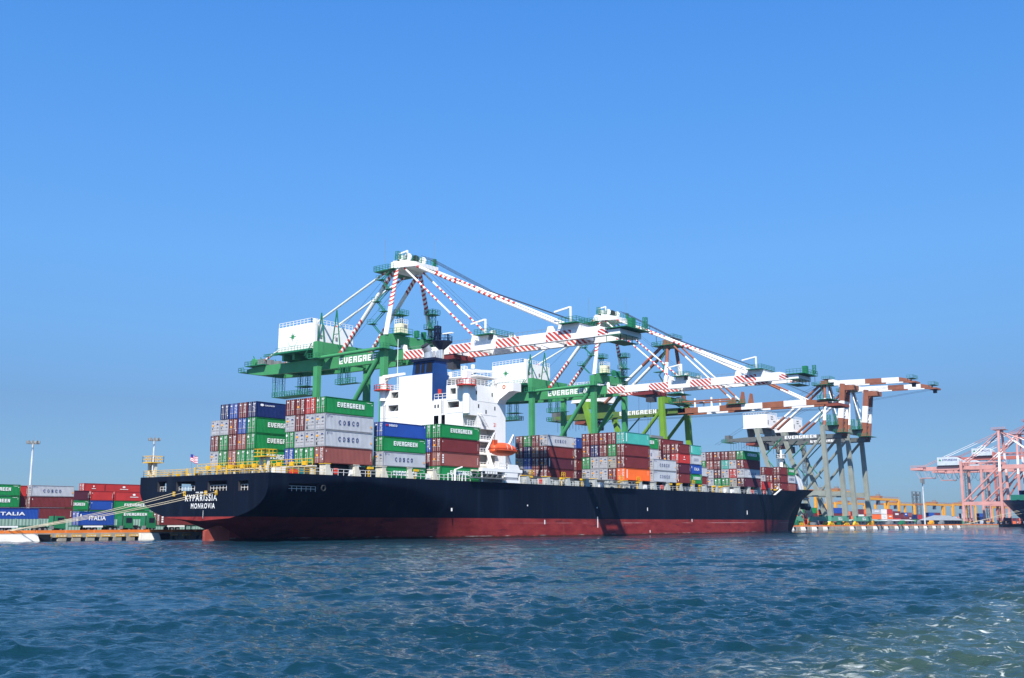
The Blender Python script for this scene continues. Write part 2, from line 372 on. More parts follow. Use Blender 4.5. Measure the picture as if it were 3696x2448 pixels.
# yellow berth number plates on the quay face
plate_y = mat('berth_plate', (0.62, 0.33, 0.02), 0.6, wear=0.3)
for i in range(12):
    x = -31.9 + i * 2.75
    if -11.2 < x < -6.5: continue
    e = thing('berth_plate', (x, 35.95, 0.85), 'yellow berth plate reading 114-%d on the quay face' % (39 + i), 'number plate', 'berth number plates along the quay')
    MB().box(x, x + 1.7, 35.93, 36.19, 0.66, 1.08, plate_y).build('plate', e)
    MB().flat(font_word('114-%d' % (39 + i), 0.02), (x + 0.15, 35.925, 0.74), (1.4, 0, 0), (0, 0, 0.26), lettering_white).build('number', e)
fend = mat('fender_white', (0.70, 0.68, 0.62), 0.7, wear=0.5, wear_col=(0.35, 0.27, 0.18))
fl = ['white fender block under the trucks at the left photo edge', 'white fender block on the quay just left of the black stern']
fx = [(-42.5, -29.8), (-10.9, -6.8)]
for k in range(18):
    x = 246 + k * (11 if k < 6 else 14); fx.append((x, x + 3.4)); fl.append(None)
for k, (a, b) in enumerate(fx):
    lab = fl[k] or 'white fender block on the far quay, number %d counting from the ship bow' % (k - 1)
    e = thing('quay_fender', (a, 35.6, 0), lab, 'fender', 'white fender blocks on the quay wall')
    MB().hexa([(a, 35.2, 0.02), (b, 35.2, 0.02), (b, 36.1, 0.02), (a, 36.1, 0.02), (a, 35.5, 1.2), (b - .35, 35.5, 1.2), (b - .35, 36.1, 1.2), (a, 36.1, 1.2)], fend).build('block', e)
    MB().box(b + 0.05, b + 2.0, 35.6, 36.1, 0.1, 1.15, black_rubber).build('rubber_pad', e)
# ------------------------------------------------------------ container ship
SHIP = thing('container_ship', (0, 16.1, 0), 'black-hulled container ship with red boot topping, white deckhouse and blue funnel at the quay', 'ship')
def lerp(x, pts):
    if x <= pts[0][0]: return pts[0][1]
    for (a, b), (c, d) in zip(pts[:-1], pts[1:]):
        if x <= c: return b + (d - b) * (x - a) / (c - a)
    return pts[-1][1]
YC, HB = 16.1, 16.45
STEM = [(-4, 221.5), (2.1, 222.2), (3.7, 222.1), (6.2, 223.3), (8.1, 225.3), (9.9, 229.3), (11.2, 232.7), (13.7, 239.9)]
def hull_mat():
    m = bpy.data.materials.new('hull_paint'); m.use_nodes = True; t = m.node_tree; n = t.nodes; l = t.links
    b = n['Principled BSDF']; b.inputs['Roughness'].default_value = 0.55; b.inputs['Specular IOR Level'].default_value = 0.12
    g = n.new('ShaderNodeNewGeometry'); s = n.new('ShaderNodeSeparateXYZ'); l.new(g.outputs['Position'], s.inputs[0])
    tr = n.new('ShaderNodeMapRange'); tr.inputs[1].default_value = -12; tr.inputs[2].default_value = 90; tr.inputs[3].default_value = -0.28; tr.inputs[4].default_value = 0
    l.new(s.outputs[0], tr.inputs[0])
    zz = n.new('ShaderNodeMath'); l.new(s.outputs[2], zz.inputs[0]); l.new(tr.outputs[0], zz.inputs[1])
    gt = n.new('ShaderNodeMath'); gt.operation = 'GREATER_THAN'; gt.inputs[1].default_value = 3.78; l.new(zz.outputs[0], gt.inputs[0])
    def noise(scale, sc, det=6, rough=0.6):
        mp = n.new('ShaderNodeMapping'); mp.inputs['Scale'].default_value = sc; l.new(g.outputs['Position'], mp.inputs[0])
        q = n.new('ShaderNodeTexNoise'); q.inputs['Scale'].default_value = scale; q.inputs['Detail'].default_value = det; q.inputs['Roughness'].default_value = rough
        l.new(mp.outputs[0], q.inputs['Vector']); return q.outputs['Fac']
    def ramp(x, a, b_, lo=0, hi=1):
        r = n.new('ShaderNodeMapRange'); r.inputs[1].default_value = a; r.inputs[2].default_value = b_; r.inputs[3].default_value = lo; r.inputs[4].default_value = hi; l.new(x, r.inputs[0]); return r.outputs[0]
    def mix(f, a, b_):
        q = n.new('ShaderNodeMix'); q.data_type = 'RGBA'
        if isinstance(f, float): q.inputs[0].default_value = f
        else: l.new(f, q.inputs[0])
        for i, c in ((6, a), (7, b_)):
            if isinstance(c, tuple): q.inputs[i].default_value = (*c, 1)
            else: l.new(c, q.inputs[i])
        return q.outputs[2]
    navy = mix(ramp(noise(0.12, (1, 1, 0.15)), 0.4, 0.7), (0.0020, 0.0040, 0.0115), (0.004, 0.0085, 0.020))
    navy = mix(ramp(noise(0.9, (1, 1, 0.06), 8), 0.58, 0.8, 0, 0.4), navy, (0.022, 0.024, 0.03))
    sm = n.new('ShaderNodeMath'); sm.operation = 'PINGPONG'; sm.inputs[1].default_value = 5.6; l.new(s.outputs[0], sm.inputs[0])
    st_ = n.new('ShaderNodeMath'); st_.operation = 'LESS_THAN'; st_.inputs[1].default_value = 0.09; l.new(sm.outputs[0], st_.inputs[0])
    sf = n.new('ShaderNodeMath'); sf.operation = 'MULTIPLY'; l.new(st_.outputs[0], sf.inputs[0]); l.new(ramp(noise(0.15, (1, 1, 1)), 0.35, 0.65, 0.1, 0.6), sf.inputs[1])
    navy = mix(sf.outputs[0], navy, (0.012, 0.016, 0.024))
    navy = mix(ramp(noise(0.28, (1, 1, 0.03), 3), 0.55, 0.72, 0, 0.55), navy, (0.013, 0.022, 0.036))
    navy = mix(ramp(noise(0.7, (1, 1, 0.05), 9, .7), 0.64, 0.78, 0, 0.6), navy, (0.055, 0.032, 0.02))
    red = mix(ramp(noise(0.25, (1, 1, 2.5)), 0.35, 0.68), (0.19, 0.020, 0.020), (0.30, 0.042, 0.036))
    red = mix(ramp(noise(0.35, (0.5, 1, 3), 8), 0.58, 0.66, 0, 0.75), red, (0.09, 0.016, 0.020))
    # paler scraped line and growth along the old load line
    ln = n.new('ShaderNodeMath'); ln.operation = 'COMPARE'; ln.inputs[1].default_value = 2.95; ln.inputs[2].default_value = 0.045; l.new(s.outputs[2], ln.inputs[0])
    lm = n.new('ShaderNodeMath'); lm.operation = 'MULTIPLY'; l.new(ln.outputs[0], lm.inputs[0]); l.new(ramp(noise(0.06, (1, 1, 1)), 0.45, 0.55, 0, 0.75), lm.inputs[1])
    lx = n.new('ShaderNodeMath'); lx.operation = 'MULTIPLY'; l.new(lm.outputs[0], lx.inputs[0]); l.new(ramp(s.outputs[0], 45, 75), lx.inputs[1])
    red = mix(lx.outputs[0], red, (0.55, 0.42, 0.40))
    ln2 = n.new('ShaderNodeMath'); ln2.operation = 'COMPARE'; ln2.inputs[1].default_value = 0.42; ln2.inputs[2].default_value = 0.10; l.new(s.outputs[2], ln2.inputs[0])
    lm2 = n.new('ShaderNodeMath'); lm2.operation = 'MULTIPLY'; l.new(ln2.outputs[0], lm2.inputs[0]); l.new(ramp(noise(0.3, (1, 1, 3), 8), 0.52, 0.62, 0, 0.8), lm2.inputs[1])
    red = mix(lm2.outputs[0], red, (0.5, 0.42, 0.38))
    wz = n.new('ShaderNodeMath'); wz.operation = 'MULTIPLY_ADD'; wz.inputs[1].default_value = -1.1; l.new(noise(0.5, (1, 1, 0.2), 6), wz.inputs[0]); l.new(s.outputs[2], wz.inputs[2])
    red = mix(ramp(wz.outputs[0], 0.05, -0.25, 0, 0.85), red, (0.035, 0.022, 0.016))
    red = mix(ramp(noise(0.8, (1, 1, 0.12), 9, .7), 0.6, 0.75, 0, 0.5), red, (0.33, 0.13, 0.09))
    bow = n.new('ShaderNodeMath'); bow.operation = 'MULTIPLY'; l.new(ramp(s.outputs[0], 165, 205), bow.inputs[0]); l.new(ramp(noise(0.2, (1, 1, 1.5)), 0.35, 0.6, 0.15, 0.8), bow.inputs[1])
    red = mix(bow.outputs[0], red, (0.17, 0.07, 0.10))
    l.new(mix(gt.outputs[0], red, navy), b.inputs['Base Color'])
    return m
HULLM = hull_mat()
def beam_half(x): return lerp(x, [(-12, 17.55), (20, 17.2), (110, HB)])
def centre(x): return YC - HB + beam_half(x)
def hull():
    rows = [0, .06, .12, .18, .24, .3, .36, .42, .47, .52, .57, .62, .67, .72, .77, .82, .87, .91, .95, 1.0]
    rings = []
    xs_a = [-12, -11.6, -11, -10, -9, -8, -6.5, -5, -3, -1, 1, 3.5, 6, 8.5, 11, 13.5, 16, 19, 22, 25, 28, 31, 34, 37, 40, 43, 46, 50, 55, 62, 75, 95, 120, 150]
    for x in xs_a:
        zt = lerp(x, [(-12, 9.2), (8, 10.2), (22, 9.0), (36, 5.5), (50, 1.5), (75, -3.5)])
        zb = lerp(x, [(-12, 3.35), (-9, 2.7), (-6.5, 1.4), (-3, -0.6), (6, -2.6), (20, -6.5), (32, -15), (48, -50), (75, -70)])
        ex = lerp(x, [(-12, 2.3), (-8, 2.0), (-2, 1.4), (8, 1.15), (30, 1.15), (75, 2)]); hbx = beam_half(x)
        z0 = max(zb, -4); ring = []
        for r in rows:
            z = z0 + (11.0 - z0) * r
            if z >= zt: hb = hbx
            else:
                u = (z - zb) / (zt - zb); hb = hbx * max(0.0, 1 - (1 - u) ** ex) ** (1 / ex)
            ring.append((x, max(hb, 0.05), z))
        rings.append(ring)
    for k in range(1, 25):
        s = k / 24; ring = []
        for r in rows:
            # deck edge height follows the station: main deck, then the bulwark of the forecastle
            xx = 150 + s * (STEM[-1][1] - 150); zd = lerp(xx, [(176, 11.0), (181, 12.8), (239.9, 13.7)])
            z = -4 + (zd + 4) * r
            x = 150 + s * (lerp(z, STEM) - 150)
            p = lerp(z, [(-4, 1.7), (0, 1.9), (4, 2.4), (11, 3.7), (14, 4.2)])
            ring.append((x, max(HB * (1 - s ** p), 0.05), z))
        rings.append(ring)
    v = []; f = []; N = len(rows)
    for ring in rings:
        v += [(x, centre(x) - h, z) for x, h, z in ring] + [(x, centre(x) + h, z) for x, h, z in reversed(ring)]
    W = 2 * N
    for i in range(len(rings) - 1):
        for j in range(W):
            k = (j + 1) % W; f.append((i * W + j, (i + 1) * W + j, (i + 1) * W + k, i * W + k))
    f.append(tuple(range(W))); f.append(tuple(reversed(range((len(rings) - 1) * W, len(rings) * W))))
    me = bpy.data.meshes.new('hull'); me.from_pydata(v, [], f); me.materials.append(HULLM); me.update()
    return link('hull', me, SHIP)
def cut(o, boxes, m):
    """subtract boxes from a closed mesh; the pockets take material m"""
    cs = []
    for b in boxes:
        c = MB().box(*b, m).build('cutter'); cs.append(c)
        md = o.modifiers.new('cut', 'BOOLEAN'); md.operation = 'DIFFERENCE'; md.object = c; md.solver = 'EXACT'; md.material_mode = 'TRANSFER'
    bpy.context.view_layer.update()
    me = bpy.data.meshes.new_from_object(o.evaluated_get(bpy.context.evaluated_depsgraph_get()))
    o.modifiers.clear(); o.data = me
    for c in cs: bpy.data.objects.remove(c)
HULL = hull()
inside = mat('mooring_deck_shade', (0.05, 0.05, 0.055), 0.7, wear=0.4)  # deck colour darkened to imitate the shade inside the openings
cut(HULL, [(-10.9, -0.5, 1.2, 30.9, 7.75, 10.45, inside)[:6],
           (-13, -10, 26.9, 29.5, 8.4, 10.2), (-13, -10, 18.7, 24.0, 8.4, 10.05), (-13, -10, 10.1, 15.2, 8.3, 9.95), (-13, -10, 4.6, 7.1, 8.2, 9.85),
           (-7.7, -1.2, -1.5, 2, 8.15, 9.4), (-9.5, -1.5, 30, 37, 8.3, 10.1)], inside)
HULL.data.polygons.foreach_set('use_smooth', [True] * len(HULL.data.polygons)); HULL.data.set_sharp_from_angle(angle=R(32))
# lettering and marks on the transom and side
b = MB(); X0 = -12.04
b.flat(font_word('KYPARISSIA', 0.018, 1.28), (X0, 21.2, 6.65), (0, -8.7, 0), (0, 0, 1.1), lettering_white).build('ship_name', HULL)
MB().flat(font_word('MONROVIA', 0.018, 1.28), (X0, 19.5, 5.4), (0, -6.5, 0), (0, 0, 0.9), lettering_white).build('port_name', HULL)
b = MB()
for i in range(11):
    if i in (3, 7): continue
    b.flat([rect(0, 1, 0, 1)], (X0, 18.3 - i * .29, 7.98), (0, -.2, 0), (0, 0, .22), lettering_white)
b.build('small_lettering', HULL)
b = MB()
for i in range(7): b.flat([rect(0, 1, 0, 1)], (X0, 16.15, 3.75 + i * .2), (0, -.16, 0), (0, 0, .1), lettering_white)
for x, z0, z1 in ((32.2, 5.2, 5.8), (62, 2.7, 3.6), (82.2, 1.9, 4.0), (82.2, 4.05, 4.35), (104, 5.8, 6.6), (105, 0.6, 1.2), (126, 3.2, 3.9), (158, 5.2, 6.3), (56, 6.4, 6.7), (82, 6.2, 6.5)):
    b.box(x, x + 0.28, YC - HB - .03, YC - HB + 0.1, z0, z1, lettering_white)
b.build('draught_mark', HULL)
# rudder, skeg, bulb
rud = mat('rudder_paint', (0.33, 0.07, 0.05), 0.5, wear=0.6, wear_col=(0.5, 0.3, 0.25), streak=False)
MB().prism([(-11.6, 15.75, -4), (-7.0, 15.6, -4), (-6.6, 15.6, 2.4), (-9.2, 15.7, 2.6), (-11.6, 15.8, 1.7)], (0, 0.7, 0), rud).build('rudder', SHIP)
MB().prism([(-6.8, 15.4, -4), (14, 15.0, -4), (14, 15.0, -1.5), (-3.5, 15.3, 2.4), (-6.8, 15.4, 3.0)], (0, 1.5, 0), HULLM).build('skeg', SHIP)
bb = MB(); N1, N2 = 12, 16
for i in range(N1 + 1):
    a = math.pi * (i / N1 - .5)
    for j in range(N2):
        c = 2 * math.pi * j / N2
        bb.v.append((218 + 10 * math.sin(a), YC + 2.3 * math.cos(a) * math.cos(c), -1.9 + 2.35 * math.cos(a) * math.sin(c)))
for i in range(N1):
    for j in range(N2): bb.f.append((i * N2 + j, i * N2 + (j + 1) % N2, (i + 1) * N2 + (j + 1) % N2, (i + 1) * N2 + j)); bb.m.append(bb.mi(HULLM))
bb.build('bulbous_bow', SHIP, True)
# anchor in its pocket on the starboard flare
b = MB(); b.box(224.3, 226.6, 10.6, 12.4, 7.3, 9.3, dark); b.beam((225.4, 10.4, 7.0), (225.4, 9.6, 8.2), 2.6, 0.5, dark); b.build('anchor', SHIP)
# fairlead rings and inner rails of the mooring openings
for y0, y1 in ((26.9, 29.5), (18.7, 24.0), (10.1, 15.2), (4.6, 7.1)):
    MB().rail([(-11.4, y0, 8.3), (-11.4, y1, 8.3)], white, 0.95, 0.9, 0.03).build('mooring_rail', SHIP)
MB().rail([(-7.5, 0.4, 8.15), (-1.4, 0.4, 8.15)], white, 0.85, 0.95, 0.03).build('mooring_rail', SHIP)
for y in (24.3, 21.3, 15.4, 12.6):
    MB().box(-12.35, -12.0, y - .12, y + .12, 7.55, 8.35, yellow).build('roller_bracket', SHIP)
def ring(c, ax, R0, r, m, n=14):
    b = MB(); c = Vector(c); u, v = {'x': ((0, 1, 0), (0, 0, 1)), 'y': ((1, 0, 0), (0, 0, 1))}[ax]
    pts = [c + Vector(u) * math.cos(2 * math.pi * i / n) * R0 + Vector(v) * math.sin(2 * math.pi * i / n) * R0 for i in range(n + 1)]
    return b.path(pts, r, m, 6)
for y in (27.2, 5.4): ring((-10.4, y, 9.1), 'x', .38, .11, orange).build('lifebuoy', SHIP)
ring((-0.3, -0.36, 8.75), 'y', .45, .13, dark).build('fairlead', SHIP)

# stern rails, towers and fittings
DZ = 11.0
b = MB(); b.rail([(-2, -0.15, DZ), (-11.7, -0.15, DZ), (-11.7, 34.3, DZ), (-2, 34.0, DZ)], yellow, 1.15, 1.25, 0.032, 3); b.build('stern_railing', SHIP)
for y0, nm in ((31.9, 'a'), (1.0, 'b')):
    b = MB()
    for dy in (0.25, 1.9): b.beam((-10.9, y0 + dy, DZ), (-10.9, y0 + dy, DZ + 2.55), 0.5, 0.5, cream)
    for dy in (0.25, 1.9):
        b.beam((-10.9, y0 + dy, DZ + 1.8), (-10.9, y0 + dy + (0.6 if dy < 1 else -0.6), DZ + 2.5), .3, .3, cream)
    b.box(-12, -9.6, y0 - .3, y0 + 2.5, DZ + 2.55, DZ + 2.7, yellow)
    b.rail([(-12, y0 - .3, DZ + 2.7), (-12, y0 + 2.5, DZ + 2.7), (-9.6, y0 + 2.5, DZ + 2.7), (-9.6, y0 - .3, DZ + 2.7), (-12, y0 - .3, DZ + 2.7)], yellow, 1.1, 0.9, 0.032)
    b.build('stern_platform', SHIP)
b = MB()   # winches, vents and bollards on the poop, yellow lashing bridge rail by the first bay
rnd = random.Random(5)
for i in range(18):
    y = 3.5 + i * 1.68; x = -9 + rnd.random() * 3
    h = rnd.choice((0.6, 0.8, 1.1)); m = rnd.choice((yellow, midgrey, cream, midgrey, dark))
    b.box(x, x + .5, y, y + .5, DZ, DZ + h, m)
    if i % 3 == 0: b.tube((x + .3, y + 1.1, DZ), (x + .3, y + 1.1, DZ + 1.7), .12, yellow, 8)
b.loose('deck_fitting', SHIP)
b = MB(); b.box(-2.2, -1.2, 0.4, 31.8, 12.35, 12.55, cream); b.rail([(-2.2, 0.4, 12.55), (-2.2, 31.8, 12.55)], yellow, 1.1, 1.3, 0.045, 2)
for i in range(13): b.box(-2.0, -1.5, 0.6 + i * 2.55, 1.1 + i * 2.55, DZ, 12.35, cream)
for i in range(9): b.box(-2.3, -1.9, 2.0 + i * 3.3, 2.9 + i * 3.3, 12.6, 13.3, yellow)
b.build('lashing_bridge', SHIP)
b = MB(); b.box(-9.9, -7.8, 0.5, 2.0, DZ, DZ + .95, white); b.box(-6.4, -5.2, 0.4, 1.3, DZ, DZ + .7, redpaint)
b.box(-4.9, -3.9, 0.5, 1.2, DZ, DZ + .95, mat('teal_locker', (0.03, 0.2, 0.24), 0.5)); b.loose('deck_locker', SHIP)
# container pedestals at the deck edge, coaming wall and hatch covers
def pedestals(x0, x1, step, m, w, top, name):
    x = x0
    while x < x1:
        b = MB(); b.box(x, x + w, -0.25, 1.3, DZ, top, m)
        b.prism([(x + w, -0.2, DZ), (x + w + .7, -0.2, DZ), (x + w, -0.2, DZ + 1.5)], (0, 0.3, 0), m)
        b.box(x - .15, x + w + .15, -0.3, 1.35, top, top + .12, yellow if rnd.random() < .4 else m)
        b.build(name, SHIP); x += step
pedestals(0.2, 29, 6.7, cream, 0.95, 12.85, 'container_pedestal')
pedestals(56, 79, 7.4, grey_paint, 0.9, 12.7, 'container_pedestal')
pedestals(81.5, 175, 6.55, grey_paint, 0.9, 12.8, 'container_pedestal')
b = MB(); hd = mat('hatch_shade_dark', (.07, .075, .075), .7, wear=.3); b.box(0, 41, 2.2, 2.6, DZ, 12.75, hd); b.box(55, 176, 2.2, 2.6, DZ, 12.75, hd)  # dark colour stands in for the shade in gaps below the containers
for i in range(60):
    x = 55.5 + i * 2.0; h = 0.8 + rnd.random() * .6
    if rnd.random() < .75: b.box(x, x + 1.5, 0.9, 1.1, DZ, DZ + h, grey_paint)
b.loose('coaming', SHIP)
for x in (0, 14, 54.5, 68, 81.5, 95, 108, 121, 134, 146, 158, 170):
    MB().box(x, x + 12, 2.8, 29.6, DZ, 12.86, hd).build('hatch_cover', SHIP)
MB().rail([(-2, -.1, DZ), (38, -.1, DZ)], white, 1.05, 1.3, .03).build('side_railing', SHIP)
MB().rail([(54, -.1, DZ), (176, -.1, DZ)], white, 1.0, 2.1, .025).build('side_railing', SHIP)
b = MB()   # yellow cell guide stands, hose boxes, hoses along the deck edge
for i in range(46):
    x = 2.5 + i * 3.9
    if 28 < x < 55: continue
    k = rnd.random()
    if k < .5:
        b.box(x, x + 1.3, -.1, .5, 12.35, 12.75, yellow); b.box(x + .2, x + .45, 0, .3, DZ, 12.35, yellow)
        if k < .2: b.rail([(x, -.1, 12.95), (x + 1.3, -.1, 12.95)], yellow, .9, .65, .05)
    elif k < .62: b.box(x, x + .7, -.1, .3, DZ + .2, DZ + 1.2, redpaint)
    elif k < .8: b.tube((x, 0, DZ + .5), (x, .5, DZ + .5), .48, dark, 12)
    else: b.box(x, x + 1.2, 0.3, .9, DZ, DZ + 1.1, white)
b.loose('deck_stand', SHIP)

# deckhouse
H = MB()
H.box(42, 54, 3.8, 28.9, DZ, 28.3, white); DH = H.build('deckhouse', SHIP)
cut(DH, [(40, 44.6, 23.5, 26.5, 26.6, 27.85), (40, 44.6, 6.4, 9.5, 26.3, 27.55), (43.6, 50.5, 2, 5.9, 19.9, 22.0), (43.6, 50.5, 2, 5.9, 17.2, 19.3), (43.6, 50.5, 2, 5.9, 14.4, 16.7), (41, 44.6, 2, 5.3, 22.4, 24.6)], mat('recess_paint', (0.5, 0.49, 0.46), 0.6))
cut(DH, [(40, 43.6, 12.0, 13.3, 22.9, 24.9), (40, 43.6, 10.2, 11.2, 22.9, 24.95)], mat('opening_shade_black', (.012, .012, .014), .7))  # pockets coloured black, standing in for the shade inside the doorways
def cutblock(x0, x1, y0, y1, z0, z1, boxes, nm):
    o = MB().box(x0, x1, y0, y1, z0, z1, white).build(nm, DH)
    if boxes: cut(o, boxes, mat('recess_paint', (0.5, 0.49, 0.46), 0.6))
    return o
cutblock(42, 53.5, 3.8, 9.9, 28.303, 31.0, [(40, 44.4, 7.3, 8.8, 29.1, 30.3)], 'accommodation_block')
cutblock(42, 53.5, 23.35, 28.9, 28.303, 31.1, [(40, 44.4, 23.6, 25.7, 29.4, 30.7)], 'accommodation_block')
cutblock(47.2, 53.5, 9.905, 23.345, 28.303, 31.0, None, 'bridge_block')
MB().box(41.75, 46.3, 13.62, 23.3, 22.0, 33.85, white).build('engine_casing', DH)
MB().box(48.2, 53.6, 8.5, 24.0, 31.1, 33.2, white).build('wheelhouse', DH)
b = MB(); b.box(46.6, 54.0, 5.6, 26.6, 33.2, 33.45, white); b.rail([(46.7, 26.5, 33.45), (46.7, 5.7, 33.45), (53.9, 5.7, 33.45)], white, 1.1, 1.3, .04, 3)
b.rail([(42.1, 9.8, 31.0), (42.1, 3.9, 31.0), (51, 3.9, 31.0)], white, 1.1, 1.2, .04, 3); b.rail([(42.1, 28.8, 31.1), (42.1, 23.5, 31.1)], white, 1.1, 1.2, .04, 3)
b.rail([(42.1, 13.3, 28.3), (42.1, 9.9, 28.3)], white, 1.1, 1.1, .045, 2)
for z in (19.6, 16.95, 14.1): b.rail([(43.7, 3.75, z), (50.4, 3.75, z)], white, 1.05, .9, .045, 2); b.box(43.0, 51.0, 3.3, 3.78, z - .25, z, white)
b.box(40.9, 45.0, 3.2, 3.78, 22.1, 22.35, white); b.rail([(41.0, 3.3, 22.35), (45, 3.3, 22.35)], white, 1.05, .8, .04, 3)
b.build('bridge_railing', DH)
for sgn in (1, -1):   # bridge wings with sloped undersides
    pr = [(5.5, 31.75), (-0.5, 31.75), (-0.5, 30.0), (0.6, 29.9), (3.2, 28.4), (3.79, 27.6), (5.5, 27.6)]
    pts = [(51.1, y if sgn > 0 else 2 * 16.35 - y, z) for y, z in pr]
    MB().prism(pts if sgn > 0 else pts[::-1], (2.7, 0, 0), white).build('bridge_wing', DH)
b = MB(); ring((51.05, 1.9, 31.0), 'x', .34, .09, orange).build('lifebuoy', DH)
b = MB()
for x, z in ((44.4, 29.3), (45.1, 26.6), (49.5, 29.3), (50.4, 26.5), (47.5, 25.6)): MB().box(x - .18, x + .18, 3.76, 3.82, z - .38, z + .38, glass).build('porthole', DH)
for y in (12.1, 12.95): MB().box(41.96, 42.02, y - .2, y + .2, 26.5, 27.2, glass).build('porthole', DH)
for y, z in ((8.0, 26.9), (25, 27.2)): MB().tube((44.55, y, z), (44.62, y, z), .16, glass).build('porthole', DH)
MB().box(44.5, 44.58, 9.0, 9.4, 26.35, 27.1, redpaint).build('fire_locker', DH)
MB().flat(font_word('21', .02), (50.0, 3.77, 22.7), (.75, 0, 0), (0, 0, .8), redpaint).build('deck_number', DH)
for y, z in ((24.5, 26.7), (24.6, 29.5)): MB().ladder((43.3, y + 1.0, z), (43.3, y - .4, z + 1.3), cream, .8, (1, 0, 0), .3, .1).build('stairway', DH)
MB().ladder((47.4, 3.3, 22.3), (45.0, 3.3, 25.0), white, .8, (0, 1, 0), .35, .1).build('stairway', DH)
# wall seams and lamps on the side of the house
b = MB()
for z in (24.9, 27.6): b.box(45, 51, 3.77, 3.8, z, z + .06, mat('seam_grey', (.6, .6, .6)))
for y, z in ((14.3, 33.2), (23.2, 26.0)): b.box(41.8, 41.99, y - .12, y + .12, z, z + .2, midgrey)
b.loose('wall_lamp', DH)
b = MB()   # pipes, seams and a ladder on the after walls
for y in (22.9, 18.0): b.beam((41.7, y, 22.2), (41.7, y, 33.6), .06, .08, mat('seam_grey', (.6, .6, .6)))
for z in (25.2, 27.9): b.box(41.96, 41.995, 23.4, 28.8, z, z + .07, mat('seam_grey', (.6, .6, .6))); b.box(41.96, 41.995, 3.9, 9.8, z, z + .07, mat('seam_grey', (.6, .6, .6)))
b.loose('wall_seam', DH)
MB().ladder((41.9, 27.6, 22.2), (41.9, 27.6, 28.2), midgrey, .5, (0, 1, 0), .35, .03).build('ladder', DH)
MB().ladder((41.9, 10.9, 25.2), (41.9, 10.9, 28.2), midgrey, .5, (0, 1, 0), .35, .03).build('ladder', DH)
# store cranes, port and starboard
def store_crane(y, z0, tip, col):
    b = MB(); b.tube((42.0, y, 24.9 if y < 10 else 29), (42.0, y, z0), .78, white, 16)
    b.tube((42.0, y, z0), (42.0, y, z0 + .18), 2.1, col, 10); b.tube((42, y, z0 + .18), (42, y, z0 + 1.5), .65, white, 12)
    b.box(41.3, 42.7, y - .6, y + .6, z0 + 1.5, z0 + 3.1, white); b.beam((42, y, z0 + 3.0), tip, .65, .75, white, .4, .45)
    b.beam((42, y, z0 + 1.7), (Vector((42, y, z0 + 3.0)) * .55 + Vector(tip) * .45), .16, .16, cream)
    pts = [(42 + 2.05 * math.cos(a), y + 2.05 * math.sin(a), z0 + .18) for a in [i * math.pi / 5 for i in range(11)]]
    b.rail(pts, col, 1.0, 1.3, .04); b.build('store_crane', DH)
store_crane(4.45, 30.55, (49.8, 3.6, 34.2), redpaint); store_crane(28.1, 31.2, (42.2, 22.0, 34.5), redpaint)
b = MB(); b.tube((42.1, 24.05, 31.1), (42.1, 24.05, 42.2), .07, white, 6); b.build('whip_antenna', DH)
# wheelhouse roof gear
b = MB(); b.tube((50, 9.5, 33.4), (50, 9.5, 35.4), .3, white, 10, .2); b.tube((50, 9.5, 35.4), (50, 9.5, 36.2), .42, white, 10)
b.lattice((49.5, 11.5, 33.4), (49.5, 11.5, 36), .9, white, 3, .05); b.tube((49, 15, 33.4), (49, 15, 34.9), .35, white, 8); b.tube((50.5, 20, 33.4), (50.5, 20, 35), .3, white, 8)
b.box(51, 51.6, 0.3, 4.6, 32.0, 32.7, white); b.build('roof_antenna', DH)
MB().flat(font_word('KYPARISSIA', .02), (50.0, 3.73, 31.3), (2.6, 0, 0), (0, 0, .45), dark).box(49.8, 52.8, 3.75, 3.82, 31.15, 31.9, white).build('name_board', DH)

# funnel
def frustum(x0, x1, y0, y1, z0, X0, X1, Y0, Y1, z1, m):
    return MB().hexa([(x0, y0, z0), (x1, y0, z0), (x1, y1, z0), (x0, y1, z0), (X0, Y0, z1), (X1, Y0, z1), (X1, Y1, z1), (X0, Y1, z1)], m)
FU = frustum(42.05, 46.8, 13.32, 20.5, 28.31, 42.5, 46.3, 13.75, 19.7, 37.2, funnel_blue).build('funnel', SHIP)
MB().box(41.72, 46.6, 13.3, 13.61, 28.31, 33.88, funnel_blue).build('casing_side', FU)
for a, c in ((19.05, 17.75), (17.35, 16.35), (15.9, 14.15)):
    MB().prism([(42.28, a, 34.25), (42.28, c, 34.25), (42.42, c + .05, 36.4), (42.42, a - .1, 36.4)], (-.05, 0, 0), mat('opening_shade_black', (.012, .012, .014), .7)).build('louvre', FU)  # black colour imitates the unlit inside of the louvre openings
MB().box(42.0, 46.7, 13.45, 20.0, 36.75, 37.3, mast_navy).build('funnel_rim', FU)
MB().tube((43.6, 16.4, 37.3), (43.4, 16.4, 38.9), 1.0, steel, 18, .95).tube((43.4, 16.4, 38.9), (42.6, 16.55, 40.0), .95, steel, 18, .9).tube((42.62, 16.55, 39.98), (42.45, 16.58, 40.2), .93, dark, 18, .93).build('exhaust_pipe', FU)
for y in (16.3, 15.5, 14.8, 14.2): MB().tube((45.2, y, 37.3), (45.2, y, 39.3), .26, steel, 10).build('exhaust_pipe', FU)
MB().box(43.2, 44.0, 13.05, 13.29, 29.6, 30.6, redpaint).build('fire_locker', FU)
MA = MB(); MA.tube((47.2, 16, 33.4), (47.2, 16, 39.8), .55, cream, 10); MA.tube((47.2, 16, 39.6), (47.2, 16, 41.3), .5, mast_navy, 14, 2.35); MA.tube((47.2, 16, 41.3), (47.2, 16, 41.5), 2.35, mast_navy, 14)
pts = [(47.2 + 2.3 * math.cos(a), 16 + 2.3 * math.sin(a), 41.5) for a in [i * math.pi / 6 for i in range(13)]]
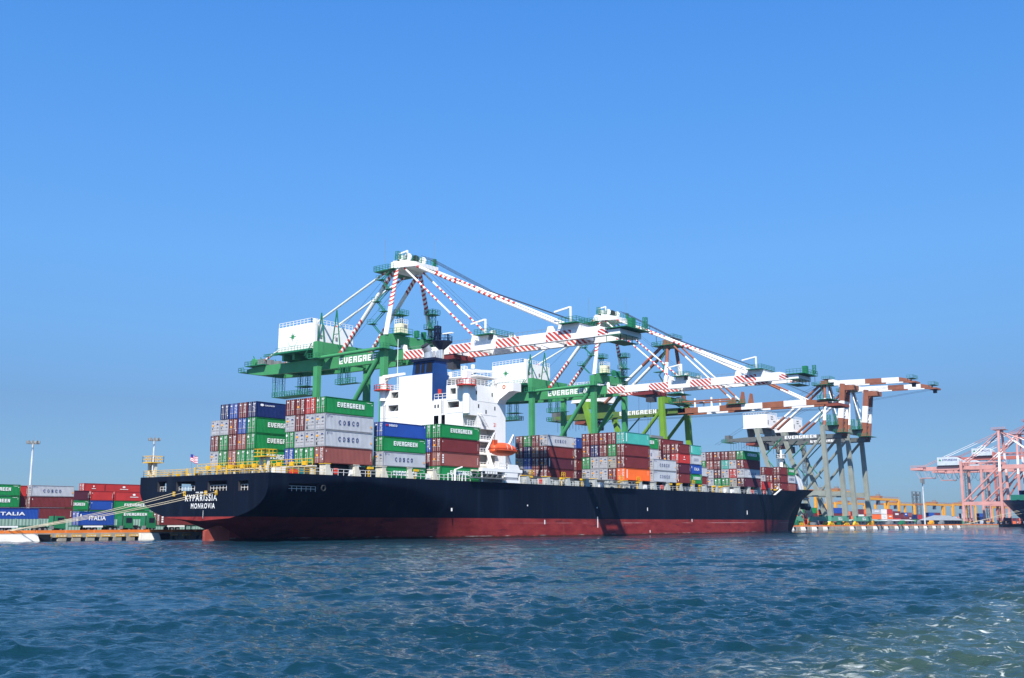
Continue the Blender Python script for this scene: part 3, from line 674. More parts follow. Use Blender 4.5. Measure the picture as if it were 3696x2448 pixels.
MA.rail(pts, mast_navy, 1.1, 1.2, .04); MA.lattice((47.2, 17.2, 41.5), (47.2, 17.2, 45.0), .9, mast_navy, 4, .13)
MA.box(46.6, 47.9, 16.6, 17.9, 43.4, 43.6, mast_navy); MA.tube((47.2, 17.2, 44.6), (47.2, 17.2, 46.2), .08, mast_navy, 6); MA.tube((47.2, 14.2, 41.5), (47.2, 14.2, 42.9), .18, mast_navy, 8)
MAST = MA.build('radar_mast', SHIP); MB().box(46.9, 47.5, 12.9, 15.5, 43.0, 43.25, white).build('radar_scanner', MAST)

# starboard boat deck with pilot station below
b = MB(); b.box(40.7, 53.7, -0.9, 3.79, 13.1, 13.75, white); b.box(48.0, 52.2, -0.85, 1.5, 12.1, 13.09, white); b.box(48.2, 52.2, -0.8, 1.5, DZ, 12.09, mat('locker_grey', (.33, .34, .37)))
b.box(47.8, 52.4, -0.95, -0.85, DZ, DZ + .55, white); b.prism([(49.0, -0.88, 13.75), (52.9, -0.88, 13.75), (52.2, -0.88, 14.7), (49.0, -0.88, 14.7)], (0, .12, 0), white)
b.rail([(46.0, -0.8, 13.75), (49.0, -0.8, 13.75)], white, 1.05, .8, .05, 2); b.box(38.3, 40, -.6, 1, 13.0, 13.3, cream)
for i in range(5): b.box(41.6 + i * .8, 42.2 + i * .8, -.93, -.9, 12.55, 13.05, white)
for x in (41.0, 47.6, 53.0): b.beam((x, -.6, DZ), (x, -.6, 13.1), .22, .22, white)
b.build('boat_deck', SHIP)
def gangway(x0, x1, z):
    b = MB(); b.box(x0, x1, -1.3, -.55, z - .12, z, midgrey)
    for zz in (z, z + .75): b.box(x0, x1, -1.32, -1.24, zz, zz + .09, midgrey); b.box(x0, x1, -.6, -.52, zz, zz + .09, midgrey)
    n = int((x1 - x0) / .8)
    for i in range(n): b.beam((x0 + i * .8, -1.28, z), (x0 + i * .8 + .8 * (i % 2), -1.28, z + .75), .06, .06, midgrey)
    b.build('accommodation_ladder', SHIP)
gangway(37.2, 48.0, 11.75); gangway(84.6, 98.0, 11.75)
b = MB()   # white davit posts and pilot ladder frames
b.tube((33.2, -.3, DZ), (33.2, -.3, 13.2), .2, white, 8); b.beam((33.2, -.3, 13.1), (35.0, -.6, 13.7), .2, .2, white)
for x in (31.2, 32.4, 34.5, 35.4, 36.3): b.beam((x, -.3, DZ), (x, -.3, 12.4), .13, .13, white); b.beam((x, -.3, 12.3), (x + .8, -.3, 12.3), .12, .12, white)
b.loose('pilot_station', SHIP)
for x in (45.2, 51.4):
    b = MB(); b.beam((x, .2, 13.75), (x - .4, 1.3, 17.6), .55, .5, white); b.beam((x - .4, 1.3, 17.5), (x, -.4, 20.9), .5, .5, white, .3, .3)
    b.beam((x, -.4, 20.8), (x, -.4, 19.2), .06, .06, dark); b.beam((x, 1.6, 13.75), (x, 1.2, 16.2), .3, .3, white); b.build('boat_davit', SHIP)
b = MB(); b.tube((42.0, 1.2, 14.2), (44.6, 1.2, 14.2), .42, cream, 10); b.box(44.4, 45.6, .2, 1.6, 13.75, 14.6, white); b.build('davit_winch', SHIP)

# bow: breakwater, foremast, fittings
b = MB(); b.prism([(204.5, 5, 12.6), (210.6, 5, 12.6), (210.4, 5, 16.2), (204.5, 5, 18.0)], (0.1, 22, 0), white); b.build('breakwater', SHIP)
b = MB(); b.box(180.0, 239, YC - 1.5, YC + 1.5, 11.0, 11.3, grey_paint); b.tube((219, YC, 11), (219, YC, 24.2), .85, white, 12, .55)
b.tube((219, YC, 24.2), (219, YC, 24.4), 1.6, white, 12); pts = [(219 + 1.55 * math.cos(a), YC + 1.55 * math.sin(a), 24.4) for a in [i * math.pi / 5 for i in range(11)]]
b.rail(pts, white, 1.1, 1, .05); b.tube((219, YC, 24), (219, YC, 27), .3, white, 8); b.box(218.5, 220, YC - .6, YC + .6, 13, 16.5, white); b.build('foremast', SHIP)
b = MB(); b.rail([(178, 0.3, 11.0), (181.2, .5, 12.8)], white, .9, 1, .04)
rr = random.Random(2)
for i in range(26):
    x = 208 + rr.random() * 24; y = YC + (rr.random() - .5) * 8 * (238 - x) / 30 - 1.5
    b.box(x, x + 1.1, y, y + .9, 12.6, 14.5 + rr.random() * 1.0, rr.choice((yellow, yellow, white, cream)))
for i in range(6): b.tube((222 + i * 2.2, YC - 3 + i * .4, 13), (222 + i * 2.2, YC - 3 + i * .4, 15.3), .2, rr.choice((yellow, white)), 8)
b.loose('mooring_winch', SHIP)
b = MB(); b.hexa([(176.3, -.36, 10.99), (177.3, -.36, 10.99), (177.3, .1, 10.99), (176.3, .1, 10.99), (181.2, -.36, 12.82), (182.2, -.36, 12.84), (182.2, .1, 12.84), (181.2, .1, 12.82)], white).build('bulwark_edge', SHIP)
# flag on its staff at the stern
e = thing('flag', (-11.9, 19.9, DZ), 'red and white striped flag with blue canton flying at the stern', 'flag')
MB().tube((-11.9, 19.75, DZ), (-12.2, 20.1, 14.7), .05, midgrey, 6).build('staff', e)
fl = MB(); fr = mat('flag_red', (.55, .03, .05), .8); fw = mat('flag_white', (.8, .8, .8), .8); fb = mat('flag_blue', (.02, .05, .3), .8)
for i in range(9):
    for j in range(10):
        def fp(a, c): return (-12.2 + .12 * math.sin(a * 6) , 20.05 - a * 2.1, 14.6 - c * 1.2 - .55 * a + .08 * math.sin(a * 7 + c))
        m = (fb if (j < 3 and i < 4) else (fr if i % 2 == 0 else fw))
        fl.poly([fp(j / 10, i / 9), fp((j + 1) / 10, i / 9), fp((j + 1) / 10, (i + 1) / 9), fp(j / 10, (i + 1) / 9)], m)
fl.build('cloth', e)
# lifeboat hanging from its davits
e = thing('lifeboat', (48.7, .3, 16.4), 'orange enclosed lifeboat hanging from white davits beside the deckhouse', 'lifeboat')
lbm = mat('lifeboat_orange', (0.62, 0.095, 0.03), .4, vary=.06)
def loft(secs, m, nm, par, smooth=True):
    b = MB(); n = len(secs[0])
    for s_ in secs: b.v += [P3(p) for p in s_]
    for i in range(len(secs) - 1):
        for j in range(n): b.f.append((i * n + j, i * n + (j + 1) % n, (i + 1) * n + (j + 1) % n, (i + 1) * n + j)); b.m.append(b.mi(m))
    b.f.append(tuple(reversed(range(n)))); b.m.append(0); b.f.append(tuple(range((len(secs) - 1) * n, len(secs) * n))); b.m.append(0)
    return b.build(nm, par, smooth)
secs = []; sec2 = []
for i in range(13):
    t_ = i / 12; x = 45.1 + 7.1 * t_; wv = max(.75, math.sin(math.pi * min(max(t_, .02), .98)) ** .33) * 1.4
    dp = 1.15 * (math.sin(math.pi * min(max(.06 + t_ * .9, .03), .97)) ** .4)
    secs.append([(x, .35 + wv * a, 17.55 + (z * dp if z < 0 else z)) for a, z in ((-1, .12), (-1, -.05), (-.8, -.55), (-.35, -.95), (.35, -.95), (.8, -.55), (1, -.05), (1, .12))])
    cz = 1.5 * (math.sin(math.pi * min(max(.10 + t_ * .82, .02), .98)) ** .42)
    sec2.append([(x, .35 + wv * .93 * math.cos(q_), 17.66 + cz * math.sin(q_)) for q_ in [math.pi * k / 9 for k in range(10)]])
loft(secs, lbm, 'boat_hull', e); loft(sec2, lbm, 'canopy', e)
MB().box(45.2, 46.3, -.25, .95, 18.5, 19.55, lbm).build('conning_tower', e)
b = MB()
for i in range(12):
    t0, t1 = i / 12, (i + 1) / 12; w0 = max(.7, math.sin(math.pi * max(.02, t0)) ** .45) * 1.42; w1 = max(.7, math.sin(math.pi * min(t1, .98)) ** .45) * 1.42
    b.beam((45.1 + 7.1 * t0, .35 - w0, 17.6), (45.1 + 7.1 * t1, .35 - w1, 17.6), .16, .22, lbm)
b.build('fender_belt', e)
for x in (48.8, 50.2): MB().path([(x, .35 - 1.28 * math.cos(q_), 17.72 + 1.36 * math.sin(q_)) for q_ in [math.pi * k / 9 for k in range(10)]], .04, white, 5).build('grab_line', e)
# mooring ropes to the quay
for k, (y0, z0, yq, xq, lab) in enumerate(((23.7, 8.2, 37.4, -35.6, 'topmost pale mooring rope from the stern'), (21.0, 8.2, 37.6, -34.9, 'second highest pale mooring rope from the stern'),
                                          (14.9, 8.1, 37.5, -35.9, 'third pale mooring rope crossing in front of the ship name'), (12.2, 8.1, 37.2, -35.1, 'lowest pale mooring rope crossing in front of the ship name'))):
    e = MB(); A = Vector((-12.3, y0, z0)); B_ = Vector((xq, yq, QZ + .25)); pts = []
    for i in range(15):
        t_ = i / 14; p = A + (B_ - A) * t_; p.z -= 1.1 * 4 * t_ * (1 - t_) * .45; pts.append(p)
    o = e.path(pts, .05, rope_m, 6).build('mooring_rope'); tag(o, lab, 'rope', 'mooring ropes from the stern')
# ------------------------------------------------------------ containers
CC = {'g': ('green', (0.012, 0.20, 0.055)), 'c': ('grey', (0.40, 0.42, 0.455)), 'm': ('maroon', (0.145, 0.026, 0.026)), 'p': ('faded maroon', (0.24, 0.075, 0.062)),
      'd': ('dark maroon', (0.075, 0.018, 0.03)), 'r': ('red', (0.42, 0.035, 0.03)), 'b': ('blue', (0.018, 0.065, 0.30)), 'n': ('navy', (0.009, 0.022, 0.10)), 't': ('teal', (0.06, 0.36, 0.31)),
      'o': ('orange', (0.80, 0.14, 0.025)), 'w': ('brown', (0.19, 0.085, 0.06)), 'y': ('beige grey', (0.33, 0.32, 0.28)), 'W': ('white', (0.7, 0.7, 0.68)), 'e': ('sky blue', (0.05, 0.16, 0.45))}
CM = {k: (mat('container_' + n.replace(' ', '_'), c, 0.5, wear=0.42, wear_col=(c[0] * .5 + .03, c[1] * .45 + .018, c[2] * .45 + .012), scale=.45, vary=.10),
          mat('container_frame_' + n.replace(' ', '_'), tuple(x * .72 for x in c), 0.55, wear=0.45, scale=.8, vary=.12)) for k, (n, c) in CC.items()}
galv = mat('lock_rod_steel', (0.50, 0.46, 0.44), 0.5, vary=.2)
sticker = mat('amber_sticker', (0.85, 0.36, 0.02), 0.5, vary=.05)
CACHE = {}
def mesh_of(b, name):
    me = bpy.data.meshes.new(name); me.from_pydata(b.v, [], b.f)
    for m in b.mats: me.materials.append(m)
    me.polygons.foreach_set('material_index', b.m); me.update(); return me
def container_meshes(col, L, W, Hh):
    k = (col, L, W, Hh)
    if k in CACHE: return CACHE[k]
    m, fm = CM[col]; out = {}
    b = MB(); n = int(L / 0.31); e = 0.16; dp = 0.04
    for y, sg in ((0.05, -1), (W - 0.05, 1)):      # corrugated long sides
        px = []
        for i in range(n):
            x = e + (L - 2 * e) * i / n; s = (L - 2 * e) / n
            px += [(x, 0), (x + s * .28, 0), (x + s * .5, 1), (x + s * .78, 1)]
        px.append((L - e, 0))
        for (xa, a), (xb, c) in zip(px[:-1], px[1:]):
            ya, yb = y - sg * dp * a, y - sg * dp * c
            q = [(xa, ya, .16), (xb, yb, .16), (xb, yb, Hh - .12), (xa, ya, Hh - .12)]
            b.poly(q if sg < 0 else q[::-1], m)
    b.poly([(.05, .08, Hh - .06), (L - .05, .08, Hh - .06), (L - .05, W - .08, Hh - .06), (.05, W - .08, Hh - .06)], m)
    b.poly([(L - .04, .1, .1), (L - .04, W - .1, .1), (L - .04, W - .1, Hh - .1), (L - .04, .1, Hh - .1)], m)
    b.poly([(.05, .08, .1), (.05, W - .08, .1), (L - .05, W - .08, .1), (L - .05, .08, .1)], fm)
    out['body'] = mesh_of(b, 'body')
    b = MB(); g = .02
    for x in (0, L - .17):
        for y in (0, W - .17): b.box(x, x + .17, y, y + .17, 0, Hh - g, fm)
    for y in (0.01, W - .13):
        b.box(.17, L - .17, y, y + .12, .02, .17, fm); b.box(.17, L - .17, y, y + .1, Hh - .13, Hh - g - .01, fm)
    for x in (0.01, L - .13):
        b.box(x, x + .12, .17, W - .17, .02, .17, fm); b.box(x, x + .12, .17, W - .17, Hh - .13, Hh - g - .01, fm)
    out['frame'] = mesh_of(b, 'frame')
    mid = W / 2
    for i, (a, c) in enumerate(((.19, mid - .02), (mid + .02, W - .19))):
        b = MB(); b.box(.04, .08, a, c, .18, Hh - .14, m)
        for z in np.linspace(.3, Hh - .42, 5): b.box(.02, .039, a + .1, c - .1, z, z + .13, fm)
        out['door%d' % i] = mesh_of(b, 'door')
        b = MB()
        for f_ in (.3, .72):
            y = a + (c - a) * f_; b.box(-.035, .015, y - .025, y + .025, .1, Hh - .06, galv)
            b.box(-.04, .012, y - .16, y + .16, .95, 1.03, galv)
        out['rod%d' % i] = mesh_of(b, 'lock_rod')
    CACHE[k] = out; return out
def marks(col, brand, W, Hh, var):
    """signs on the doors: seen from astern, left is the higher y"""
    k = ('marks', col, brand, W, Hh, var)
    if k in CACHE: return CACHE[k]
    b = MB(); r = random.Random(var * 7 + ord(col)); m = lettering_white
    def pl(y0, y1, z0, z1, mm, x=-.045): b.poly([(x, y1, z0), (x, y0, z0), (x, y0, z1), (x, y1, z1)], mm)
    if col == 'c' or col == 'y':
        pl(W - .85, W - .35, Hh - .55, Hh - .45, lettering_blue)
        pl(W - .95, W - .4, Hh * .6, Hh * .6 + .28, sticker); pl(W - .62, W - .4, Hh * .40, Hh * .40 + .3, dark)
        if var % 2: pl(W - .72, W - .4, .3, .75, dark)
        pl(.35, .9, Hh * .72, Hh * .78, lettering_blue); pl(.35, .75, Hh * .5, Hh * .53, dark)
    elif col == 'g':
        b.poly([(-.045, W - .55 + .2 * math.cos(a), Hh - .62 + .24 * math.sin(a)) for a in [-i * math.pi / 5 for i in range(10)]], m)
        pl(.3, 1.0, Hh - .42, Hh - .32, m); pl(.45, .95, Hh - .62, Hh - .54, m)
        for q_ in range(5): pl(.35, .85, Hh * .48 + q_ * .12, Hh * .48 + q_ * .12 + .06, mat('pale_green_print', (.35, .55, .4)))
        pl(W - .55, W - .42, Hh * .5, Hh * .56, m)
    else:
        pl(.3, .95, Hh - .48, Hh - .38, m); pl(.4, .9, Hh - .72, Hh - .64, m)
        for q_ in range(6):
            y0 = .3 + r.random() * .3; pl(y0, y0 + .2 + r.random() * .3, Hh * .35 + q_ * .17, Hh * .35 + q_ * .17 + .06, m)
        if r.random() < .7: pl(W - .8, W - .4, Hh - .6, Hh - .42, m)
        if col in 'mpdw' and r.random() < .65: pl(W - .95, W - .5, Hh * .42, Hh * .42 + .32, sticker)
        if r.random() < .35: pl(.3, .52, .55, .8, m)
    CACHE[k] = mesh_of(b, 'marking'); return CACHE[k]
def side_lettering(brand, L, Hh):
    k = ('side', brand, L, Hh)
    if k in CACHE: return CACHE[k]
    b = MB(); y = -0.012; u = (1, 0, 0); v = (0, 0, 1); q = rect(0, 1, 0, 1)
    def t(poly, x, z, w_, h_, m): b.flat(poly, (x, y, z), (w_, 0, 0), (0, 0, h_), m)
    if brand in ('EVERGREEN',):
        t(EVG, L * .235 if L > 8 else L * .16, Hh * .42, L * .56 if L > 8 else L * .68, Hh * .30, lettering_white)
        t([rect(0, .5, 0, .4), rect(.55, 1, 0, .4), rect(.2, .8, -.8, -.4)], L * .84, Hh * .86, L * .12, .09, lettering_white)
        t([disc(.5, .5, .5)], L * .955, Hh * .7, .15, .2, lettering_white)
    elif brand == 'COSCO':
        for i, ch in enumerate('COSCO'): t(font_word(ch, .026), L * (.27 + .092 * i), Hh * .36, L * .052, Hh * .27, lettering_blue)
        t([rect(0, .12, 0, 1), rect(.12, .5, .7, 1), rect(.6, 1, .3, .6)], L * .04, Hh * .78, L * .11, .25, lettering_blue)
        t([q], L * .945, Hh * .3, .3, .35, sticker)
    elif brand == 'SEACO':
        t(font_word('seaco', .015), L * .12, Hh * .70, L * .19, Hh * .15, lettering_white)
        t([rect(0, .3, 0, 1), rect(.36, .66, .1, .9), rect(.72, 1, .0, 1)], L * .045, Hh * .71, L * .06, Hh * .13, mat('red_logo', (.5, .02, .03)))
        t([q], L * .96, Hh * .78, .12, .4, lettering_white)
    elif brand == 'CRONOS':
        t(font_word('CRONOS', .02), L * .16, Hh * .72, L * .2, .25, lettering_white); t([disc(.5, .5, .5)], L * .07, Hh * .7, .8, .45, lettering_white)
    elif brand == 'ITALIA':
        t(font_word('ITALIA', .025, 1.08), L * .27, Hh * .36, L * .48, Hh * .30, lettering_white); t([q], L * .02, Hh * .6, .25, .5, lettering_white)
    elif brand == 'TEX':
        t([rect(0, 1, i * .27, i * .27 + .2) for i in range(4)], L * .03, Hh * .2, .42, Hh * .62, lettering_white); t([rect(0, 1, i * .1, i * .1 + .05) for i in range(9)], L * .94, Hh * .2, .2, Hh * .6, lettering_white)
    elif brand == 'BAR':
        t([q], L * .05, Hh * .18, .32, Hh * .72, lettering_white); t([rect(0, 1, 0, 1)], L * .9, Hh * .5, .08, Hh * .35, lettering_white)
    elif brand == 'BOX':
        t([q], L * .3, Hh * .42, L * .45, Hh * .26, lettering_white)
    elif brand == 'LOGO':
        t([disc(.5, .5, .5)], L * .42, Hh * .55, L * .07, Hh * .22, lettering_white); t([q], L * .36, Hh * .38, L * .2, .14, lettering_white)
    elif brand == 'HATCH':
        for i, ch in enumerate('COSCO'): t(font_word(ch, .03), L * (.14 + .15 * i), Hh * .35, L * .11, Hh * .3, lettering_blue)
    else:
        t([rect(0, .4, i * .2, i * .2 + .14) for i in range(3)], L * .03, Hh * .68, .4, Hh * .2, lettering_white)
        t([rect(0, 1, i * .11, i * .11 + .045) for i in range(8)], L * .95, Hh * .25, .12, Hh * .58, lettering_white)
        if brand == 'AMBER': t([q], L * .955, Hh * .08, .3, .3, sticker)
    CACHE[k] = mesh_of(b, 'lettering'); return CACHE[k]
BRAND = {'g': 'EVERGREEN', 'c': 'COSCO', 't': 'BAR', 'o': 'BAR'}
NC = [0]
def container(x, y, z, col, L, W, Hh, label, group, brand=None, sides=True, doors=True, rz=0):
    e = thing('shipping_container', (x, y, z), label, 'container', group)
    if rz: e.rotation_euler = (0, 0, rz)
    M = container_meshes(col, L, W, Hh); NC[0] += 1; var = NC[0] % 5
    def part(nm, me, par): o = bpy.data.objects.new(nm, me); COL.objects.link(o); o.parent = par; return o
    part('body', M['body'], e); part('frame', M['frame'], e)
    if doors:
        for i in (0, 1):
            d = part('door', M['door%d' % i], e); part('lock_rod', M['rod%d' % i], d)
        part('marking', marks(col, brand, W, Hh, var), e)
    if sides: part('lettering', side_lettering(brand or BRAND.get(col, 'PLAIN'), L, Hh), e)
    return e
ORD = ['', 'second', 'third', 'fourth', 'fifth', 'sixth']
def tiername(i, n): return 'top' if i == n - 1 else ('bottom' if i == 0 else ('upper middle' if n > 3 and i == n - 2 else ('lower middle' if n > 3 else 'middle')))
def stack(where, x, y0, z0, th, cols, L=11.4, pitch=2.54, W=2.44, brands={}, skip=()):
    nc = len(cols)
    for c, tiers in enumerate(cols):
        for k, col in enumerate(tiers):
            if col == '-': continue
            pos = '' if nc == 1 else (' outermost column' if c == 0 else ' %s column inboard' % ORD[c])
            lab = '%s container, %s tier%s%s, %s' % (CC[col][0], tiername(k, len(tiers)), ',' if pos else '', pos, where)
            outer = c == 0 or k >= len(cols[c - 1]) or cols[c - 1][k] == '-'
            container(x, y0 + c * pitch, z0 + k * th, col, L, W, th - .03, lab, 'containers stacked on the ship', brands.get((c, k)), sides=outer)
stack('leftmost stack at stern', 0, 18.2, 13.25, 2.87, [['g', 'g', 'g', 'n'], ['g', 'p', 'b', 'm'], ['p', 'm', 'm', 'b'], ['g', 'g', 'c', 'n'], ['c', 'm', 'c']], pitch=2.62, W=2.56, brands={(0, 3): 'CRONOS'})
stack('tall stack above starboard quarter', 0, 0, 12.98, 2.84, [['p', 'c', 'c', 'g'], ['g', 'c', 'c', 'r'], ['g', 'c', 'm', 'm'], ['b', 'g', 'c', 'm']], pitch=2.58, W=2.5, brands={(0, 0): 'TEX2'})
stack('stack with blue top aft of deckhouse', 14, 0, 10.4, 2.66, [['g', 'c', 'g', 'b']], L=11.2, brands={(0, 3): 'SEACO'})
stack('stack directly under the white deckhouse', 29.5, 0, 11.02, 2.68, [['g', 'p', 'm', 'g'], ['g', 'm', 'b', 'g']], brands={(0, 1): 'TEX'})
stack('inboard stack forward of lifeboat', 81.5, 12.9, 12.9, 2.66, [['m', 'd', 'm', 'c'], ['p', 'm', 'w', 'm'], ['c', 'b', 'n', 'g'], ['m', 'y', 'm', 'm']], L=10.9, pitch=2.42, W=2.36, brands={(0, 1): 'BAR', (0, 2): 'AMBER'})
stack('narrow stack behind teal-topped stack', 95, 13.75, 12.95, 2.68, [['d', 'm', 'd', 'b']])
stack('stack with teal top and orange bottom', 95, 0, 12.95, 2.88, [['o', 'm', 'm', 't'], ['m', 'y', 'g', 'm'], ['c', 'c', 'm', 'm'], ['c', 'c', 'n', 'm'], ['c', 'g', 'm', 'm']], pitch=2.5, W=2.42, brands={(0, 1): 'AMBER', (0, 2): 'AMBER'})
stack('low grey pair amidships', 108, 0, 12.95, 2.83, [['c', 'c'], ['c', 'm']], pitch=2.5)
stack('tall inner stack behind grey pair', 108, 5.05, 12.95, 2.9, [['c', 'm', 'c', 'g']])
stack('short stack with red tier amidships', 121, 0, 13.0, 2.52, [['m', 'd', 'r', 'm'], ['m', 'm', 'd', 'm']], L=5.65, pitch=2.5, brands={(0, 2): 'LOGO'})
stack('high inner stack behind red tier', 121, 5.05, 13.0, 2.9, [['m', 'm', 'd', 'm']])
stack('short stack with teal top amidships', 127.2, 0, 13.0, 2.52, [['g', 'b', 'c', 't']], L=5.65, brands={(0, 1): 'ITALIA'})
stack('low pair behind short teal-topped stack', 134, 4.9, 13.0, 2.5, [['m', 'c']], L=11.2)
stack('six-wide stack toward the bow', 158, 0, 12.95, 2.56, [['d', 'c', 'm', 'g'], ['y', 'r', 'c', 'w'], ['g', 'c', 't', 'm'], ['g', 'd', 'm', 'm'], ['c', 'c', 'p', 'm'], ['m', 'c', 'g', 'c']], L=10.4, pitch=2.42, W=2.36, brands={(0, 3): 'EVERGREEN'})
stack('single red box near the bow', 169.6, 0, 12.4, 2.5, [['r']], L=5.65)
stack('white reefer near the bow', 170.5, 5.6, 15.0, 2.45, [['W']], L=5.65)
stack('lower box under white reefer', 170.5, 5.6, 12.5, 2.45, [['g']], L=5.65)
stack('maroon stack at the bow', 182, 0, 12.45, 2.36, [['m', 'm', 'm'], ['p', 'm']], L=5.3, pitch=2.4, W=2.35)
stack('inner stack at the bow', 182, 4.85, 12.45, 2.4, [['m', 'c', 'm'], ['m', 'm', 'g']], L=5.5, pitch=2.4, W=2.35)
stack('green-topped stack at the bow', 187.6, 0, 12.45, 2.36, [['p', 'c', 'g']], L=5.2, brands={(0, 1): 'HATCH', (0, 2): 'EVERGREEN'})
stack('foremost stack at the bow', 193, 1.6, 12.6, 2.3, [['d']], L=5.2)
# ------------------------------------------------------------ quay cranes
def bogies(e, cx, ys, m_sill, m_bog, half=8.5, text=None):
    for y in ys:
        b = MB(); b.box(cx - half - 1.2, cx + half + 1.2, y - .7, y + .7, 3.4, 5.6, m_sill); s = b.build('sill_beam', e)
        if text and y < 50: MB().flat(font_word(text, .03), (cx - 2, y - .72, 3.8), (4.2, 0, 0), (0, 0, 1.3), lettering_white).build('lettering', s)
        b = MB()
        for sx in (-1, 1):
            xc = cx + sx * half
            b.hexa([(xc - 2.6, y - .4, 2.3), (xc + 2.6, y - .4, 2.3), (xc + 2.6, y + .4, 2.3), (xc - 2.6, y + .4, 2.3), (xc - 1, y - .4, 3.4), (xc + 1, y - .4, 3.4), (xc + 1, y + .4, 3.4), (xc - 1, y + .4, 3.4)], m_bog)
            for k in range(4): b.tube((xc - 2.6 + k * 1.73, y - .35, 1.85), (xc - 2.6 + k * 1.73, y + .35, 1.85), .46, m_bog, 12)
        b.build('bogie', e)
def stripes(a, c, blocks):
    """material by position along a tube; blocks = list of (t0,t1,count) striped zones"""
    def f(t, i):
        for t0, t1 in blocks:
            if t0 <= t <= t1: return a if i % 2 == 0 else c
        return c
    return f
def clip_y(poly, lo, hi):
    for lim, sg in ((lo, 1), (hi, -1)):
        out = []
        for (ya, za), (yb, zb) in zip(poly, poly[1:] + poly[:1]):
            ia = sg * (ya - lim) >= 0; ib = sg * (yb - lim) >= 0
            if ia: out.append((ya, za))
            if ia != ib: t = (lim - ya) / (yb - ya); out.append((lim, za + (zb - za) * t))
        poly = out
        if not poly: return []
    return poly
def green_crane(cx, label):
    e = thing('gantry_crane', (cx, 51.5, 1.35), label, 'crane', 'green gantry cranes working the ship')
    G, W_, D = crane_green, crane_white, crane_dkgreen
    for y, zt in ((40, 46.2), (63, 47.2)):
        for sx in (-1, 1):
            x = cx + 8.5 * sx
            b = MB(); b.beam((x, y, 5.6), (x, y, 43), 1.4, 1.4, G, side=(1, 0, 0)); b.beam((x, y, 43), (x, y, zt), 1.7, 1.7, G, side=(1, 0, 0)); b.build('leg', e)
    bogies(e, cx, (40, 63), G, yellow)
    b = MB(); b.box(cx - 7.6, cx + 7.6, 62.3, 63.7, 43.8, 47.2, G); b.box(cx - 7.6, cx + 7.6, 39.3, 40.7, 44.2, 46.9, G)
    b.hexa([(cx - 7.6, 62.4, 43.8), (cx - 7.6, 63.6, 43.8), (cx - 7.6, 63.6, 41), (cx - 7.6, 62.4, 41), (cx - 4.8, 62.4, 43.8), (cx - 4.8, 63.6, 43.8), (cx - 4.8, 63.6, 43.6), (cx - 4.8, 62.4, 43.6)], G)
    b.loose('portal_beam', e)
    for sx in (-1, 1):
        x = cx + 8.5 * sx
        b = MB(); b.tube((x, 62.3, 43.1), (x, 40.7, 43.4), .42, G, 12); b.build('portal_tie', e)
        b = MB(); b.tube((x, 40.8, 42.6), (x, 62.4, 15.5), .62, G, 12); b.build('diagonal_brace', e)
        b = MB(); b.box(x - .5, x + .5, 40.7, 62.3, 14.3, 15.6, G); b.build('portal_tie', e)
        b = MB(); b.box(x - 1.9, x + 1.5, 38.5, 41.5, 43.0, 43.15, D); b.rail([(x - 1.9, 41.5, 43.15), (x - 1.9, 38.5, 43.15), (x + 1.5, 38.5, 43.15)], D, 1.1, 1, .035)
        b.box(x - 1.9, x + 1.5, 61.5, 64.5, 42.8, 42.95, D); b.rail([(x - 1.9, 64.5, 42.95), (x - 1.9, 61.5, 42.95), (x + 1.5, 61.5, 42.95)], D, 1.1, 1, .035); b.build('leg_platform', e)
    for sx in (-1, 1):
        x = cx + 3.5 * sx
        b = MB(); prof = [(38.2, 41.0), (38.2, 43.6), (66, 43.9), (92, 44.0), (96, 43.5), (96, 42.4), (90, 41.5), (66, 40.9)]
        b.prism([(x - .55, y, z) for y, z in prof], (1.1, 0, 0), G); g = b.build('main_girder', e)
        if sx < 0: MB().flat(EVG, (x - .57, 60.0, 41.75), (0, -14.6, 0), (0, 0, 1.55), lettering_white).build('lettering', g)
        b = MB(); b.prism([(x - .55, y, z) for y, z in [(38.1, 41.0), (38.1, 43.0), (-17, 42.9), (-19.6, 42.1), (-19.6, 40.75), (-14, 40.75)]], (1.1, 0, 0), W_)
        for fx in ((x - .575, -1), (x + .575, 1)):
            for y0, y1 in ((38.0, 31.9), (23.7, 17.3), (10.1, 3.6), (-3.6, -10.1), (-16.8, -19.3)):
                for k in range(-1, 6):
                    a = y0 + 1.0 - 1.32 * k; zb_, zt_ = 40.92, 42.86
                    if y1 < -15: zt_ = 42.2
                    q = clip_y([(a, zt_), (a - .72, zt_), (a - 3.0, zb_), (a - 2.28, zb_)], y1, y0)
                    if len(q) > 2:
                        q = [(fx[0], y, z) for y, z in q]; b.poly(q if fx[1] < 0 else q[::-1], stripe_red)
        bo = b.build('boom', e)
        for y, h in ((38.5, 1.6), (16.5, 1.5), (11.4, 2.1), (-4.5, 1.3), (-7.5, 1.9)): MB().prism([(x - .5, y + .9, 42.8), (x - .5, y - .9, 42.8), (x - .5, y - .55, 42.9 + h), (x - .5, y + .45, 42.9 + h)], (1.0, 0, 0), W_).build('stay_lug', bo)
    b = MB()
    for y in (37, 30, 24, 17, 10, 3, -4, -11, -18): b.box(cx - 2.9, cx + 2.9, y - .25, y + .25, 41.2, 41.9, W_)
    for y in (90, 82, 74, 66, 58, 50, 44): b.box(cx - 2.9, cx + 2.9, y - .3, y + .3, 41.4, 42.3, G)
    b.loose('cross_beam', e)
    b = MB()
    for sx in (-1, 1):
        x = cx + 3.5 * sx
        b.rail([(x + .35 * sx, 36.5, 43.02), (x + .35 * sx, -14, 42.92)], midgrey, .75, 1.3, .028, 1)
        b.rail([(x + .35 * sx, 42, 43.65), (x + .35 * sx, 66, 43.9)], D, 1.1, 1.5, .03)
    b.build('walkway', e)
